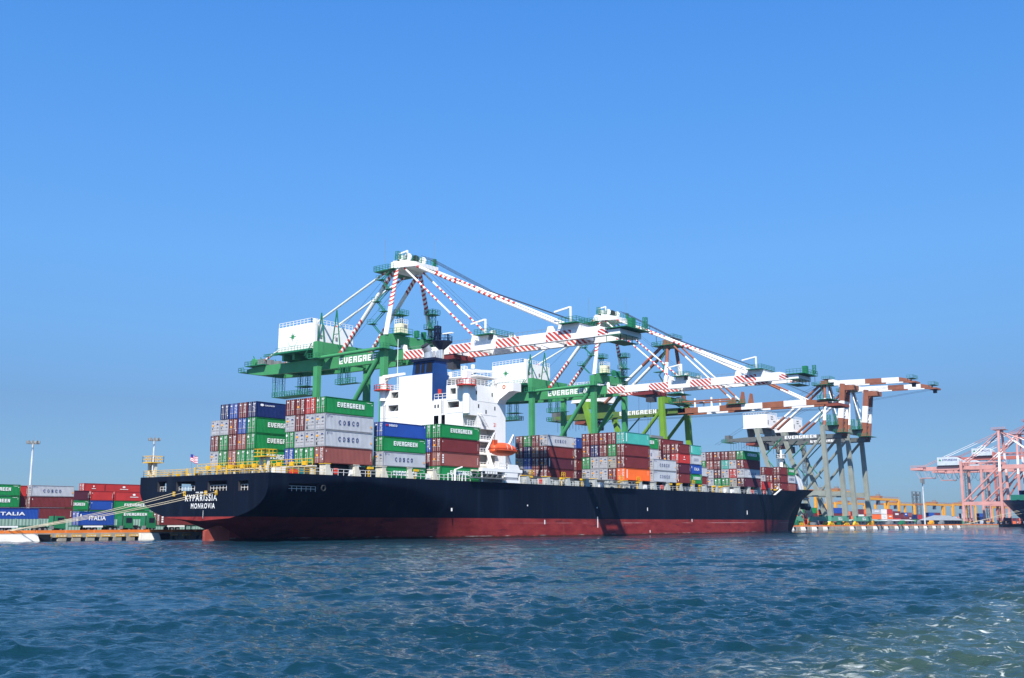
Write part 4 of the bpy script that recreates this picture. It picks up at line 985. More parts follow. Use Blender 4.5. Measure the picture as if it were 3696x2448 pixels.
    # machinery house with railing on the roof and a star emblem
    b = MB(); b.hexa([(cx - 6.5, 68, 46.2), (cx + 8, 68, 46.2), (cx + 8, 80.5, 46.2), (cx - 6.5, 80.5, 46.2), (cx - 6.5, 68, 52.9), (cx + 8, 68, 52.9), (cx + 8, 80.5, 52.7), (cx - 6.5, 80.5, 52.7)], W_)
    mh = b.build('machinery_house', e)
    b = MB(); b.rail([(cx + 7.9, 68.1, 52.9), (cx - 6.4, 68.1, 52.9), (cx - 6.4, 80.4, 52.7)], W_, 1.2, 1.3, .05, 2)
    b.rail([(cx - 7.2, 80.5, 46.2), (cx - 7.2, 67.4, 46.2), (cx + 8, 67.4, 46.2)], D, 1.1, 1.2, .035, 2); b.build('railing', mh)
    b = MB(); c0 = Vector((cx - 6.53, 74.9, 49.9))
    st = []
    for i in range(16):
        a = math.pi * i / 8; r_ = (1.5 if i % 4 == 0 else 1.0) if i % 2 == 0 else .42
        st.append(c0 + Vector((0, -math.sin(a) * r_, math.cos(a) * r_)))
    for i in range(16): b.poly([c0, st[(i + 1) % 16], st[i]], star_green)
    for i in range(9):
        a = R(110 + 140 * i / 8); p = Vector((cx - 6.53, 74.9 - math.sin(a) * 1.9, 49.4 + math.cos(a) * 1.9)); b.box(p.x - .01, p.x, p.y - .15, p.y + .15, p.z - .15, p.z + .15, mat('pale_green_print', (.35, .55, .4)))
    b.build('star_emblem', mh)
    b = MB()
    for x, z in ((cx - 3.5, 50.2), (cx + 1.8, 50.2), (cx + 5.5, 48.3)): b.box(x, x + .7, 67.9, 68.02, z - .9, z, midgrey)
    b.box(cx - 5.9, cx - 5.1, 67.2, 67.98, 46.4, 54.0, W_); b.build('vent', mh)
    b = MB(); b.box(cx - 7.4, cx + 8.2, 67.2, 80.8, 45.75, 46.19, D)
    for y in (70, 75, 79): b.box(cx - 6, cx + 6, y - .4, y + .4, 44.1, 45.74, G)
    b.build('house_base', e)
    b = MB(); b.ladder((cx - 7.0, 66.5, 47.4), (cx - 7.0, 69.3, 44.3), D, .9, (1, 0, 0), .35, .06); b.build('stairway', e)
    # counter end with sheaves
    b = MB(); b.box(cx - 5.2, cx + 5.2, 88, 95.5, 44.1, 44.3, D); b.rail([(cx - 5.2, 88, 44.3), (cx - 5.2, 95.5, 44.3), (cx + 5.2, 95.5, 44.3)], D, 1.1, 1.2, .04)
    for x in (-3.6, -1.2, 1.4, 3.8): b.box(cx + x - .5, cx + x + .5, 89, 91.6, 44.3, 45.9, midgrey); b.tube((cx + x - .4, 93.5, 45.3), (cx + x + .4, 93.5, 45.3), 1.0, G, 14); b.beam((cx + x, 92, 44.3), (cx + x, 94, 47), .2, .2, D)
    b.lattice((cx - 4.8, 88.2, 46.4), (cx - 4.8, 82, 46.4), .5, D, 4, .05)
    b.box(cx - 5.6, cx + 5.6, 95.5, 97.6, 42.6, 42.75, D); b.rail([(cx - 5.6, 95.5, 42.75), (cx - 5.6, 97.6, 42.75), (cx + 5.6, 97.6, 42.75)], D, 1.1, 1, .04); b.build('counter_platform', e)
    # maintenance cages under the girder
    b = MB()
    for y in (83.5, 86.3): b.lattice((cx - 2.2, y, 41.4), (cx - 2.2, y, 35.6), 1.0, D, 3, .04)
    b.box(cx - 2.8, cx + 1.6, 74, 86.8, 35.4, 35.5, D); b.rail([(cx - 2.8, 86.8, 35.5), (cx - 2.8, 74, 35.5), (cx + 1.6, 74, 35.5), (cx + 1.6, 86.8, 35.5)], D, 1.2, 1.0, .05, 3)
    for y in (74.4, 77.2): b.lattice((cx - 1.5, y, 41), (cx - 1.5, y, 35.4), .9, D, 3, .045)
    b.box(cx - 2.8, cx + 1, 73.6, 78, 37.6, 37.7, D); b.build('maintenance_cage', e)
    b = MB()
    for x0 in (0,):
        b.lattice((cx - 5, 58.5, 41), (cx - 5, 58.5, 36.6), .8, D, 3, .05); b.lattice((cx - 5, 55.8, 41), (cx - 5, 55.8, 36.6), .8, D, 3, .05); b.box(cx - 6, cx - 4, 52, 59.2, 36.4, 36.5, D); b.rail([(cx - 6, 59.2, 36.5), (cx - 6, 52, 36.5)], D, 1.2, 1, .05, 3)
    b.build('access_cage', e)
    # apex tower
    for sx in (-1, 1):
        st_ = stripes(stripe_red, W_, [(.42, 1.0)])
        MB().tube((cx + 8.1 * sx, 40, 46.6), (cx + 4 * sx, 40.6, 63.6), .62, W_, 12, .5, st_, .55, .9).build('mast_leg', e)
        st_ = stripes(stripe_red, W_, [(0, .42), (.8, 1.0)])
        MB().tube((cx + 4.6 * sx, 59, 44.2), (cx + 4.0 * sx, 41.6, 63.0), .55, W_, 12, .5, st_, .6, .9).build('back_leg', e)
        st_ = stripes(stripe_red, W_, [(.03, .1), (.28, .46), (.9, 1)])
        MB().tube((cx + 3.5 * sx, 92, 44.4), (cx + 3.4 * sx, 43, 64.0), .27, W_, 8, None, st_, .7).build('back_stay', e)
        st_ = stripes(stripe_red, W_, [(.0, .35), (.5, .75), (.93, 1)])
        MB().tube((cx + 3.5 * sx, 16.5, 44.0), (cx + 3.4 * sx, 40.0, 64.3), .24, W_, 8, None, st_, .75).build('inner_fore_stay', e)
        st_ = stripes(stripe_red, W_, [(.38, .5), (.66, .8), (.92, 1)])
        MB().tube((cx + 3.5 * sx, -7.2, 44.2), (cx + 3.4 * sx, 37.5, 64.4), .33, W_, 8, None, st_, .8).build('outer_fore_stay', e)
    b = MB(); b.box(cx - 4.6, cx + 4.6, 40, 42.2, 63.4, 65.0, W_); b.hexa([(cx - 3.9, 34.5, 63.2), (cx + 3.9, 34.5, 63.2), (cx + 3.9, 40, 63.6), (cx - 3.9, 40, 63.6), (cx - 3.9, 34.5, 64.2), (cx + 3.9, 34.5, 64.2), (cx + 3.9, 40, 65.6), (cx - 3.9, 40, 65.6)], W_)
    b.hexa([(cx - 3.6, 42.2, 62.6), (cx + 3.6, 42.2, 62.6), (cx + 3.6, 43.6, 63.6), (cx - 3.6, 43.6, 63.6), (cx - 3.6, 41, 65.4), (cx + 3.6, 41, 65.4), (cx + 3.6, 42.4, 65.6), (cx - 3.6, 42.4, 65.6)], W_)
    for x in (-2.6, 0, 2.6): b.tube((cx + x - .25, 38.5, 66.1), (cx + x + .25, 38.5, 66.1), 1.0, W_ if x else dark, 14)
    b.build('apex_head', e)
    b = MB(); b.box(cx - 5.4, cx + 5.4, 42.3, 47.2, 63.1, 63.3, D); b.rail([(cx - 5.4, 42.3, 63.3), (cx - 5.4, 47.2, 63.3), (cx + 5.4, 47.2, 63.3)], D, 1.2, 1, .04, 3)
    b.box(cx - 3.2, cx + 3.2, 38.4, 42.2, 65.65, 65.75, D); b.rail([(cx - 3.2, 42.2, 65.75), (cx - 3.2, 38.4, 65.75), (cx + 3.2, 38.4, 65.75)], D, 1.2, 1, .04, 3)
    b.rail([(cx + 3.8, 40, 65.6), (cx + 3.8, 34.6, 64.3), (cx - 3.8, 34.6, 64.3)], D, 1.2, 1.2, .03, 2); b.box(cx + 2.8, cx + 3.6, 34.8, 35.4, 64.2, 66.2, D)
    b.lattice((cx - 3, 41.5, 65.8), (cx - 3, 41.5, 67.9), .8, D, 3, .05); b.lattice((cx + 1, 44.5, 63.3), (cx + 1, 44.5, 66.2), .8, D, 3, .05)
    b.beam((cx - 1, 40.2, 65.8), (cx - 1, 40.2, 68.4), .3, .3, W_); b.beam((cx - 1, 40.2, 68.3), (cx - 1, 43, 67.9), .25, .3, W_); b.box(cx - 2.2, cx + .6, 40.6, 42.2, 65.8, 67.1, W_)
    for x, y, h in ((-4.8, 44, 6), (4, 36, 6)): b.tube((cx + x, y, 65), (cx + x, y, 65 + h), .04, midgrey, 5)
    b.build('apex_platform', e)
    # zigzag stairs up the mast leg
    b = MB(); zz = [46.8, 49.6, 52.4, 55.2, 58, 60.8, 63.2]
    for i in range(6):
        xa = cx - 8.0 + .66 * i; y0, y1 = (41.2, 44.4) if i % 2 == 0 else (44.4, 41.2)
        b.ladder((xa - .6, y0, zz[i]), (xa - .1, y1, zz[i + 1]), D, .75, (1, 0, 0), .4, .07); b.box(xa - 1.0, xa + .5, y1 - 1.0, y1 + 1.0, zz[i + 1] - .1, zz[i + 1], D)
        b.rail([(xa - 1, y1 - 1, zz[i + 1]), (xa - 1, y1 + 1, zz[i + 1])], D, 1.0, 1, .035)
    b.build('stair_flight', e)
    # platform over the waterside portal: cab hut, lattice towers, railings
    b = MB(); b.box(cx - 6.4, cx - 2.2, 36.9, 40.8, 46.95, 47.1, D); b.rail([(cx - 6.4, 40.8, 47.1), (cx - 6.4, 36.9, 47.1), (cx - 2.2, 36.9, 47.1)], D, 1.15, 1.3, .035, 2); b.rail([(cx - 2.2, 39.4, 46.9), (cx + 8.4, 39.4, 46.9)], D, 1.15, 1.3, .035, 2); b.box(cx + 4.9, cx + 7.9, 37.1, 40.1, 46.95, 47.1, D)
    b.lattice((cx - 2, 41.4, 47.1), (cx - 2, 41.4, 53.2), 1.0, D, 5, .06); b.box(cx - 3.6, cx - .4, 40, 42.8, 52.2, 52.35, D); b.rail([(cx - 3.6, 42.8, 52.35), (cx - 3.6, 40, 52.35), (cx - .4, 40, 52.35)], D, 1.1, .9, .04, 3)
    b.lattice((cx + 6.4, 38.6, 47.1), (cx + 6.4, 38.6, 54.4), 1.3, D, 5, .06); b.box(cx + 5, cx + 7.8, 37.2, 40, 53.2, 53.35, D); b.rail([(cx + 5, 40, 53.35), (cx + 5, 37.2, 53.35), (cx + 7.8, 37.2, 53.35)], D, 1.1, .9, .04, 3)
    b.box(cx + 5, cx + 7.8, 37.2, 40, 49.6, 49.75, D); b.rail([(cx + 5, 40, 49.75), (cx + 5, 37.2, 49.75)], D, 1.1, .9, .04, 3)
    for x in (1.5, 4): b.box(cx + x, cx + x + .9, 39, 40, 47.1, 48.8, D)
    b.build('portal_platform', e)
    b = MB(); b.box(cx - 5.4, cx - 3.2, 37.6, 39.9, 47.11, 49.5, mat('cab_cream', (.72, .68, .48), .5)); b.box(cx - 4.5, cx - 3.4, 37.57, 37.6, 48.4, 49.2, midgrey)
    b.rail([(cx - 5.4, 39.9, 49.5), (cx - 5.4, 37.6, 49.5), (cx - 3.2, 37.6, 49.5)], crane_white, 1.0, .8, .035); b.build('control_hut', e)
    for y in (66.8, 61.2):   # rope gantries above the girder
        b = MB(); b.beam((cx - 4.2, y + 1.8, 44), (cx - 4.2, y, 55.6), .22, .22, D); b.beam((cx - 4.2, y - 1.8, 44), (cx - 4.2, y, 55.6), .22, .22, D); b.beam((cx - 4.2, y + .9, 49.5), (cx - 4.2, y - .9, 49.5), .15, .15, D); b.build('rope_trestle', e)
    # trolley, boom tip platform, davits and hoist ropes
    b = MB(); tr = mat('trolley_maroon', (.16, .03, .03), .6); b.box(cx - 3.9, cx + 3.9, 22.5, 29.5, 39.8, 40.7, tr); b.box(cx - 2.6, cx + 2, 23.2, 28.4, 40.7, 41.1, dark); b.box(cx - 3.4, cx - .9, 23, 25.2, 37.7, 39.8, mat('cab_dark', (.05, .05, .055), .3))
    for x in (-2.6, 2.6):
        for y in (24, 28): b.beam((cx + x, y, 39.8), (cx + x, y + .3, 28), .05, .05, dark)
    b.build('trolley', e)
    b = MB(); b.box(cx - 3.4, cx + 3.4, 23.6, 28.6, 27.3, 28.0, midgrey); b.build('spreader', e)
    b = MB(); b.box(cx - 4.1, cx + 4.1, -22.2, -19.6, 40.6, 41.8, W_); b.box(cx - 4.6, cx + 4.6, -24.0, -19.0, 42.0, 42.15, D); b.rail([(cx - 4.6, -19, 42.15), (cx - 4.6, -24.0, 42.15), (cx + 4.6, -24.0, 42.15), (cx + 4.6, -19, 42.15)], D, 1.15, 1, .035, 2)
    b.box(cx - 4.2, cx + 2.4, -22.4, -19.0, 39.3, 39.4, D); b.rail([(cx - 4.2, -19, 39.4), (cx - 4.2, -22.4, 39.4), (cx + 2.4, -22.4, 39.4)], D, 1.3, 2.4, .05, 1); b.box(cx - 1, cx + .4, -23.2, -22, 42.5, 44.4, D); b.lattice((cx + 3.6, -23.5, 42.5), (cx + 3.6, -23.5, 45), .7, D, 3, .06); b.build('tip_platform', e)
    for y in (13.2, -9.8):
        b = MB(); b.box(cx - 5.4, cx + 3, y - 2.6, y + 2, 44.1, 44.25, D); b.rail([(cx - 5.4, y + 2, 44.25), (cx - 5.4, y - 2.6, 44.25), (cx + 3, y - 2.6, 44.25)], D, 1.1, 1, .04, 3)
        b.box(cx - 4, cx + 2, y - 2.4, y + 1.6, 42.95, 44.09, W_); b.beam((cx - 4.8, y - .8, 44.2), (cx - 4.8, y - .8, 47.6), .35, .35, W_); b.beam((cx - 4.8, y - .6, 47.5), (cx - 4.8, y + 3.4, 46.9), .3, .35, W_); b.build('sheave_platform', e)
    b = MB(); hr = mat('hoist_rope', (.03, .035, .05), .5)
    for x in (-1.6, -.5, .8, 2): b.path([(cx + x, 35, 66.2), (cx + x, 15, 55), (cx + x, -8, 45.6)], .05, hr, 5)
    for x in (-1, 1): b.tube((cx + x, 36, 64.5), (cx + x, 12, 43.6), .03, hr, 5)
    for x in (-3, 3): b.tube((cx + x, 43, 64), (cx + x, 67, 46), .03, hr, 5)
    b.build('hoist_rope', e)
    return e
GC = green_crane(62.5, 'green gantry crane with white machinery house over the stern containers, its boom highest')
g2 = copy_tree(GC); g2.location.x += 88; g2['label'] = 'green gantry crane just right of the white deckhouse, second boom from the left'
for ch in g2.children: pass

def old_crane(cx, label, LEG, GIRD, BAND, raised, house_x, group, sill_m, z_off=0.0, text=None):
    """older gantry crane: banded tubes; boom lowered, or folded up with a horizontal gooseneck"""
    e = thing('gantry_crane', (cx, 51.5, 1.35), label, 'crane', group); W_ = crane_white
    def band(n): return lambda t, i: BAND if i % 2 == 0 else W_
    for sx in (-1, 1):
        x = cx + 8.5 * sx; xt = cx + 8.5 * sx
        b = MB(); b.beam((x, 39.6, 5.6), (xt, 41.5, 43.5), 2.0, 2.0, LEG, 1.6, 1.6, side=(1, 0, 0)); b.build('leg', e)
        b = MB(); b.beam((x, 60.0, 5.6), (xt, 72, 44), 2.0, 2.0, LEG, 1.5, 1.5, side=(1, 0, 0)); b.build('leg', e)
        b = MB(); b.beam((x, 40.4, 15.2), (x, 62.6, 15.2), 1.5, 1.9, LEG); b.build('portal_tie', e)
        b = MB(); b.tube((x, 41.4, 39.5), (x, 62.6, 16.4), .6, LEG, 8); b.build('diagonal_brace', e)
        b = MB(); b.tube((x - .3, 68.2, 31.5), (x - .3, 60, 39.0), .26, crane_dkgreen, 6); b.tube((x - .3, 68.2, 31.5), (x - .3, 61, 23), .24, crane_dkgreen, 6); b.build('tie_strut', e)
    bogies(e, cx, (39.6, 60.2), sill_m, yellow, text=text)
    b = MB(); b.box(cx - 7.7, cx + 7.7, 40.8, 42.2, 41.8, 44.0, LEG); b.box(cx - 7.7, cx + 7.7, 70.7, 72, 41.8, 44.2, LEG); b.loose('portal_beam', e)
    for sx in (-1, 1):
        x = cx + 3 * sx
        b = MB(); b.prism([(x - .5, y, z) for y, z in [(35.5, 38.5), (35.5, 40.2), (80, 40.6), (88, 40.1), (88, 39.2), (80, 38.5)]], (1, 0, 0), GIRD); g = b.build('main_girder', e)
        if sx < 0: MB().flat(EVG, (x - .53, 60.8, 38.95), (0, -14.5, 0), (0, 0, 1.35), lettering_white).build('lettering', g)
    b = MB()
    for y in (86, 78, 70, 62, 54, 46, 38): b.box(cx - 2.5, cx + 2.5, y - .3, y + .3, 38.8, 39.8, GIRD)
    b.box(cx - 4.5, cx + 4.5, 88, 91, 38.6, 38.8, crane_dkgreen); b.rail([(cx - 4.5, 88, 38.8), (cx - 4.5, 91, 38.8), (cx + 4.5, 91, 38.8)], crane_dkgreen, 1.2, 1, .06, 2)
    b.box(cx - 2, cx + 2, 88.5, 90.5, 38.8, 42.0, crane_dkgrey); b.loose('cross_beam', e)
    b = MB()
    for i in range(16): b.beam((cx - 3.2, 87 - i * 1.3, 38.4), (cx - 3.2, 87 - i * 1.3, 34.6 + (i % 3) * .5), .09, .09, dark)
    b.build('cable_festoon', e)
    b = MB(); tr = mat('trolley_rust', (.22, .06, .04), .7, wear=.3); b.box(cx - 3.4, cx + 3.4, 72, 79.5, 37.0, 38.0, tr)
    for k in range(6): b.beam((cx - 3.4, 72 + k * 1.5, 37), (cx + 3.4, 72.6 + k * 1.5, 38.6), .2, .2, tr)
    b.box(cx - 2.5, cx + .5, 70, 71.8, 34.6, 37.6, dark); b.build('trolley', e)
    # house
    b = MB(); b.box(cx - 5.2, cx + 5.2, 68, 79.5, 44.6, 50.4, W_); mh = b.build('machinery_house', e)
    b = MB(); b.box(cx - 5.4, cx + 5.4, 67.8, 79.7, 44.3, 44.6, W_); b.rail([(cx + 5.2, 68, 50.4), (cx - 5.2, 68, 50.4), (cx - 5.2, 79.5, 50.4)], W_, 1.0, 1.3, .06); b.build('railing', mh)
    b = MB()
    for x, z in ((-4.6, 46), (-1.4, 49.4), (-1.4, 48.4), (1.0, 47.4)): b.box(cx + x, cx + x + (.8 if z < 47 else 2.4), 67.92, 67.99, z - .1, z + (1.8 if z < 47 else .25), midgrey)
    b.build('vent', mh)
    b = MB()
    for y in (70, 78):
        b.prism([(cx - 4, y, 44.3), (cx + 4, y, 44.3), (cx + 2.8, y, 40.5), (cx - 2.8, y, 40.5)], (0, .6, 0), GIRD)
    b.build('house_base', e)
    # apex
    for sx in (-1, 1):
        top = (cx + 2.6 * sx, 41.8, 62.4)
        MB().tube((cx + 6.5 * sx, 41.3, 44), top, .75, W_, 10, .6, lambda t, i: (BAND if (t < .12 or t > .62) else W_), 1.0).build('mast_leg', e)
        MB().tube((cx + 3 * sx, 67, 43.8), (cx + 2.4 * sx, 43, 62.4), .55, W_, 10, None, lambda t, i: (BAND if (t < .28 or t > .62) else W_), 1.0).build('back_leg', e)
    b = MB(); b.box(cx - 3.6, cx + 3.6, 40.6, 43.2, 61.8, 63.4, BAND); b.box(cx - 4.4, cx + 4.4, 39, 47, 61.5, 61.65, crane_dkgreen); b.rail([(cx - 4.4, 39, 61.65), (cx - 4.4, 47, 61.65), (cx + 4.4, 47, 61.65)], crane_dkgreen, 1.2, 1.2, .05, 2)
    b.box(cx - 3, cx + 3, 39.5, 43, 64.0, 64.15, crane_dkgrey); b.rail([(cx - 3, 43, 64.15), (cx - 3, 39.5, 64.15), (cx + 3, 39.5, 64.15)], crane_dkgreen, 1.1, 1, .05, 2); b.tube((cx - 3, 46, 61.7), (cx - 3, 46, 67), .1, dark, 5); b.build('apex_head', e)
    b = MB()
    for i in range(7): b.ladder((cx - 6.2 + .5 * i, 42.5 + (i % 2) * 1.6, 44 + i * 2.5), (cx - 5.9 + .5 * i, 44.1 - (i % 2) * 1.6, 46.5 + i * 2.5), crane_dkgreen, .6, (1, 0, 0), .5, .07)
    b.box(cx - 7.2, cx - 5.0, 41, 45, 52.2, 52.35, crane_dkgreen); b.build('stair_flight', e)
    if raised:
        for sx in (-1, 1):
            x = cx + 2.6 * sx
            st_ = lambda t, i: (W_ if (.30 < t < .62) else BAND)
            b = MB(); n = 9
            for i in range(n):
                t0, t1 = i / n, (i + 1) / n; A = Vector((x, 36.2, 39.6)); B_ = Vector((x, 33.8, 61.5))
                b.beam(A + (B_ - A) * t0, A + (B_ - A) * t1, 1.1, 2.3, st_((t0 + t1) / 2, i), side=(1, 0, 0))
            b.build('inner_boom', e)
            b = MB(); ys = [37.5, 31, 24, 17, 9.8, 6.4]; zt = [63.0, 62.9, 62.7, 62.5, 62.3, 61.5]; zb_ = [60.9, 60.8, 60.7, 60.6, 60.5, 60.3]
            for i in range(5):
                m = (W_, W_, BAND, W_, BAND)[i] if i else W_
                b.hexa([(x - .45, ys[i], zb_[i]), (x + .45, ys[i], zb_[i]), (x + .45, ys[i + 1], zb_[i + 1]), (x - .45, ys[i + 1], zb_[i + 1]), (x - .45, ys[i], zt[i]), (x + .45, ys[i], zt[i]), (x + .45, ys[i + 1], zt[i + 1]), (x - .45, ys[i + 1], zt[i + 1])], m)
            b.build('gooseneck_boom', e)
        b = MB()
        for i in range(8): b.beam((cx - 2.2, 35.8 - .3 * i, 41 + 2.5 * i), (cx + 2.2, 35.8 - .3 * i, 43.2 + 2.5 * i), .22, .22, dark)
        b.box(cx - 3, cx + 3, 29, 33, 58.6, 60.6, BAND); b.box(cx - 3, cx + 3, 37.6, 40, 62.4, 63.6, W_); b.build('boom_bracing', e)
        b = MB(); b.box(cx - 3.4, cx + 3.4, 3.2, 6.38, 59.6, 60.3, BAND); b.box(cx - 3.0, cx + 3.0, 4, 6.6, 61.6, 61.7, crane_dkgreen); b.rail([(cx - 3.0, 6.6, 61.7), (cx - 3.0, 4, 61.7), (cx + 3.0, 4, 61.7)], crane_dkgreen, 1.2, 1.2, .045, 2)
        b.box(cx - 2, cx - .8, 3.6, 5, 58.0, 59.6, dark); b.build('tip_platform', e)
        b = MB(); b.box(cx - 4.6, cx + 4.6, 36, 44, 43.9, 44.05, crane_dkgreen); b.rail([(cx - 4.6, 44, 44.05), (cx - 4.6, 36, 44.05)], crane_dkgreen, 1.2, 1, .06, 3)
        for y in (38, 41): b.lattice((cx - 2, y, 44), (cx - 2, y, 48.6), 1.2, crane_dkgreen, 3, .08)
        b.box(cx - 5, cx + 5, 33, 38, 40.6, 40.75, crane_dkgreen); b.rail([(cx - 5, 38, 40.75), (cx - 5, 33, 40.75)], crane_dkgreen, 1.2, 1, .06, 2); b.build('hinge_platform', e)
        for sx in (-1, 1):
            MB().path([(cx + 1.8 * sx, 41.5, 63), (cx + 1.8 * sx, 38.6, 52), (cx + 1.8 * sx, 37, 46)], .28, W_, 6).build('folded_stay', e)
        b = MB(); b.lattice((cx + 1.2, 66, 5), (cx + 1.2, 66, 38), 1.4, crane_dkgrey, 16, .09); b.build('lift_shaft', e)
    else:
        for sx in (-1, 1):
            x = cx + 3 * sx
            b = MB(); ys = [38.2, 30.7, 23, 15.4, 8.2, 1.1, -6.2, -13]; ms = [BAND, W_, BAND, W_, BAND, W_, BAND]
            for i in range(7):
                zt0, zt1 = (40.0, 40.0) if i < 6 else (40.0, 39.1); b.hexa([(x - .5, ys[i], 38.2), (x + .5, ys[i], 38.2), (x + .5, ys[i + 1], 38.2), (x - .5, ys[i + 1], 38.2), (x - .5, ys[i], zt0), (x + .5, ys[i], zt0), (x + .5, ys[i + 1], zt1), (x - .5, ys[i + 1], zt1)], ms[i])
            b.build('boom', e)
            st_ = lambda t, i: (BAND if (.12 < t < .3 or .75 < t) else W_)
            MB().tube((x, -5, 40.0), (x, 40.5, 63), .33, W_, 8, None, lambda t, i: (BAND if (.15 < t < .36 or t > .82) else W_), 1.0).build('outer_fore_stay', e)
            MB().tube((x, 17.6, 40.6), (x, 41, 62.6), .3, W_, 8, None, st_, 1.0).build('inner_fore_stay', e)
            b = MB(); b.beam((x, 40, 42.2), (x, 18.6, 41.9), .5, .5, BAND)
            for y in (32, 26): b.beam((x, y, 40), (x, y, 43), .35, .5, W_)
            b.build('upper_strut', e)
        b = MB(); b.box(cx - 4.2, cx + 4.2, 13.8, 20, 40.1, 40.25, crane_dkgreen); b.rail([(cx - 4.2, 20, 40.25), (cx - 4.2, 13.8, 40.25)], crane_dkgreen, 1.1, 1, .05, 2)
        for x in (-3, 3): b.prism([(cx + x - .4, 16.2, 40), (cx + x - .4, 14.2, 40), (cx + x - .4, 14.6, 43.8), (cx + x - .4, 15.2, 44.0)], (.8, 0, 0), BAND); b.prism([(cx + x - .4, 21, 40), (cx + x - .4, 17, 40), (cx + x - .4, 18, 42.4)], (.8, 0, 0), BAND)
        b.build('boom_hinge', e)
        b = MB(); b.box(cx - 4, cx + 4, -16.8, -12.4, 37.4, 38.2, mat('trolley_rust', (.22, .06, .04))); b.box(cx - 4, cx + 4, -14, -10, 39.6, 39.75, crane_dkgreen); b.rail([(cx - 4, -10, 39.75), (cx - 4, -14, 39.75)], crane_dkgreen, 1.1, 1, .05, 2); b.build('tip_platform', e)
        b = MB(); b.box(cx - 5, cx + 5, 36.5, 40.6, 41.6, 41.75, crane_dkgreen); b.rail([(cx - 5, 40.6, 41.75), (cx - 5, 36.5, 41.75), (cx + 5, 36.5, 41.75)], crane_dkgreen, 1.2, 1, .06, 3)
        for x in (-4, 4): b.beam((cx + x, 40.8, 42.5), (cx + x, 36, 39.8), .35, .35, crane_dkgreen)
        b.box(cx - 3, cx - 1, 37, 39, 41.8, 43.8, crane_dkgrey); b.box(cx - 4, cx + 4, 37, 44, 45.0, 45.15, crane_dkgreen); b.rail([(cx - 4, 44, 45.15), (cx - 4, 37, 45.15)], crane_dkgreen, 1.1, 1, .05, 2)
        b.lattice((cx - 1, 40, 45), (cx - 1, 40, 48.5), 1.1, crane_dkgreen, 3, .07); b.build('hinge_platform', e)
    b = MB(); hr = mat('hoist_rope', (.03, .035, .05), .5)
    for x in (-1.5, 1.5):
        if not raised: b.tube((cx + x, 75, 37.6), (cx + x, -12, 37.0), .05, hr, 5); b.tube((cx + x, 40, 64), (cx + x, -8, 41), .05, hr, 5)
        else: b.tube((cx + x, 43, 63), (cx + x, 74, 50.4), .05, hr, 5); b.tube((cx + x, 4, 60), (cx + x, 33, 57), .05, hr, 5); b.tube((cx + x, 79, 47), (cx + x, 96, 38), .05, hr, 5)
    b.build('hoist_rope', e)
    return e
old_crane(192.5, 'lime green gantry crane with orange and white banded boom lowered behind the ship', lime, mat('girder_olive', (.10, .17, .04), .5, wear=.2), crane_orange, False, 0, 'older banded gantry cranes', lime)
G4 = old_crane(327.3, 'grey gantry crane with folded banded boom, nearer of the grey pair past the bow', crane_grey, crane_dkgrey, crane_orange, True, 0, 'older banded gantry cranes', mat('sill_green', (.10, .30, .20), .55), text='EGC-6')
g5 = copy_tree(G4); g5.location.x += 28; g5['label'] = 'grey gantry crane with folded banded boom, farther of the grey pair past the bow'

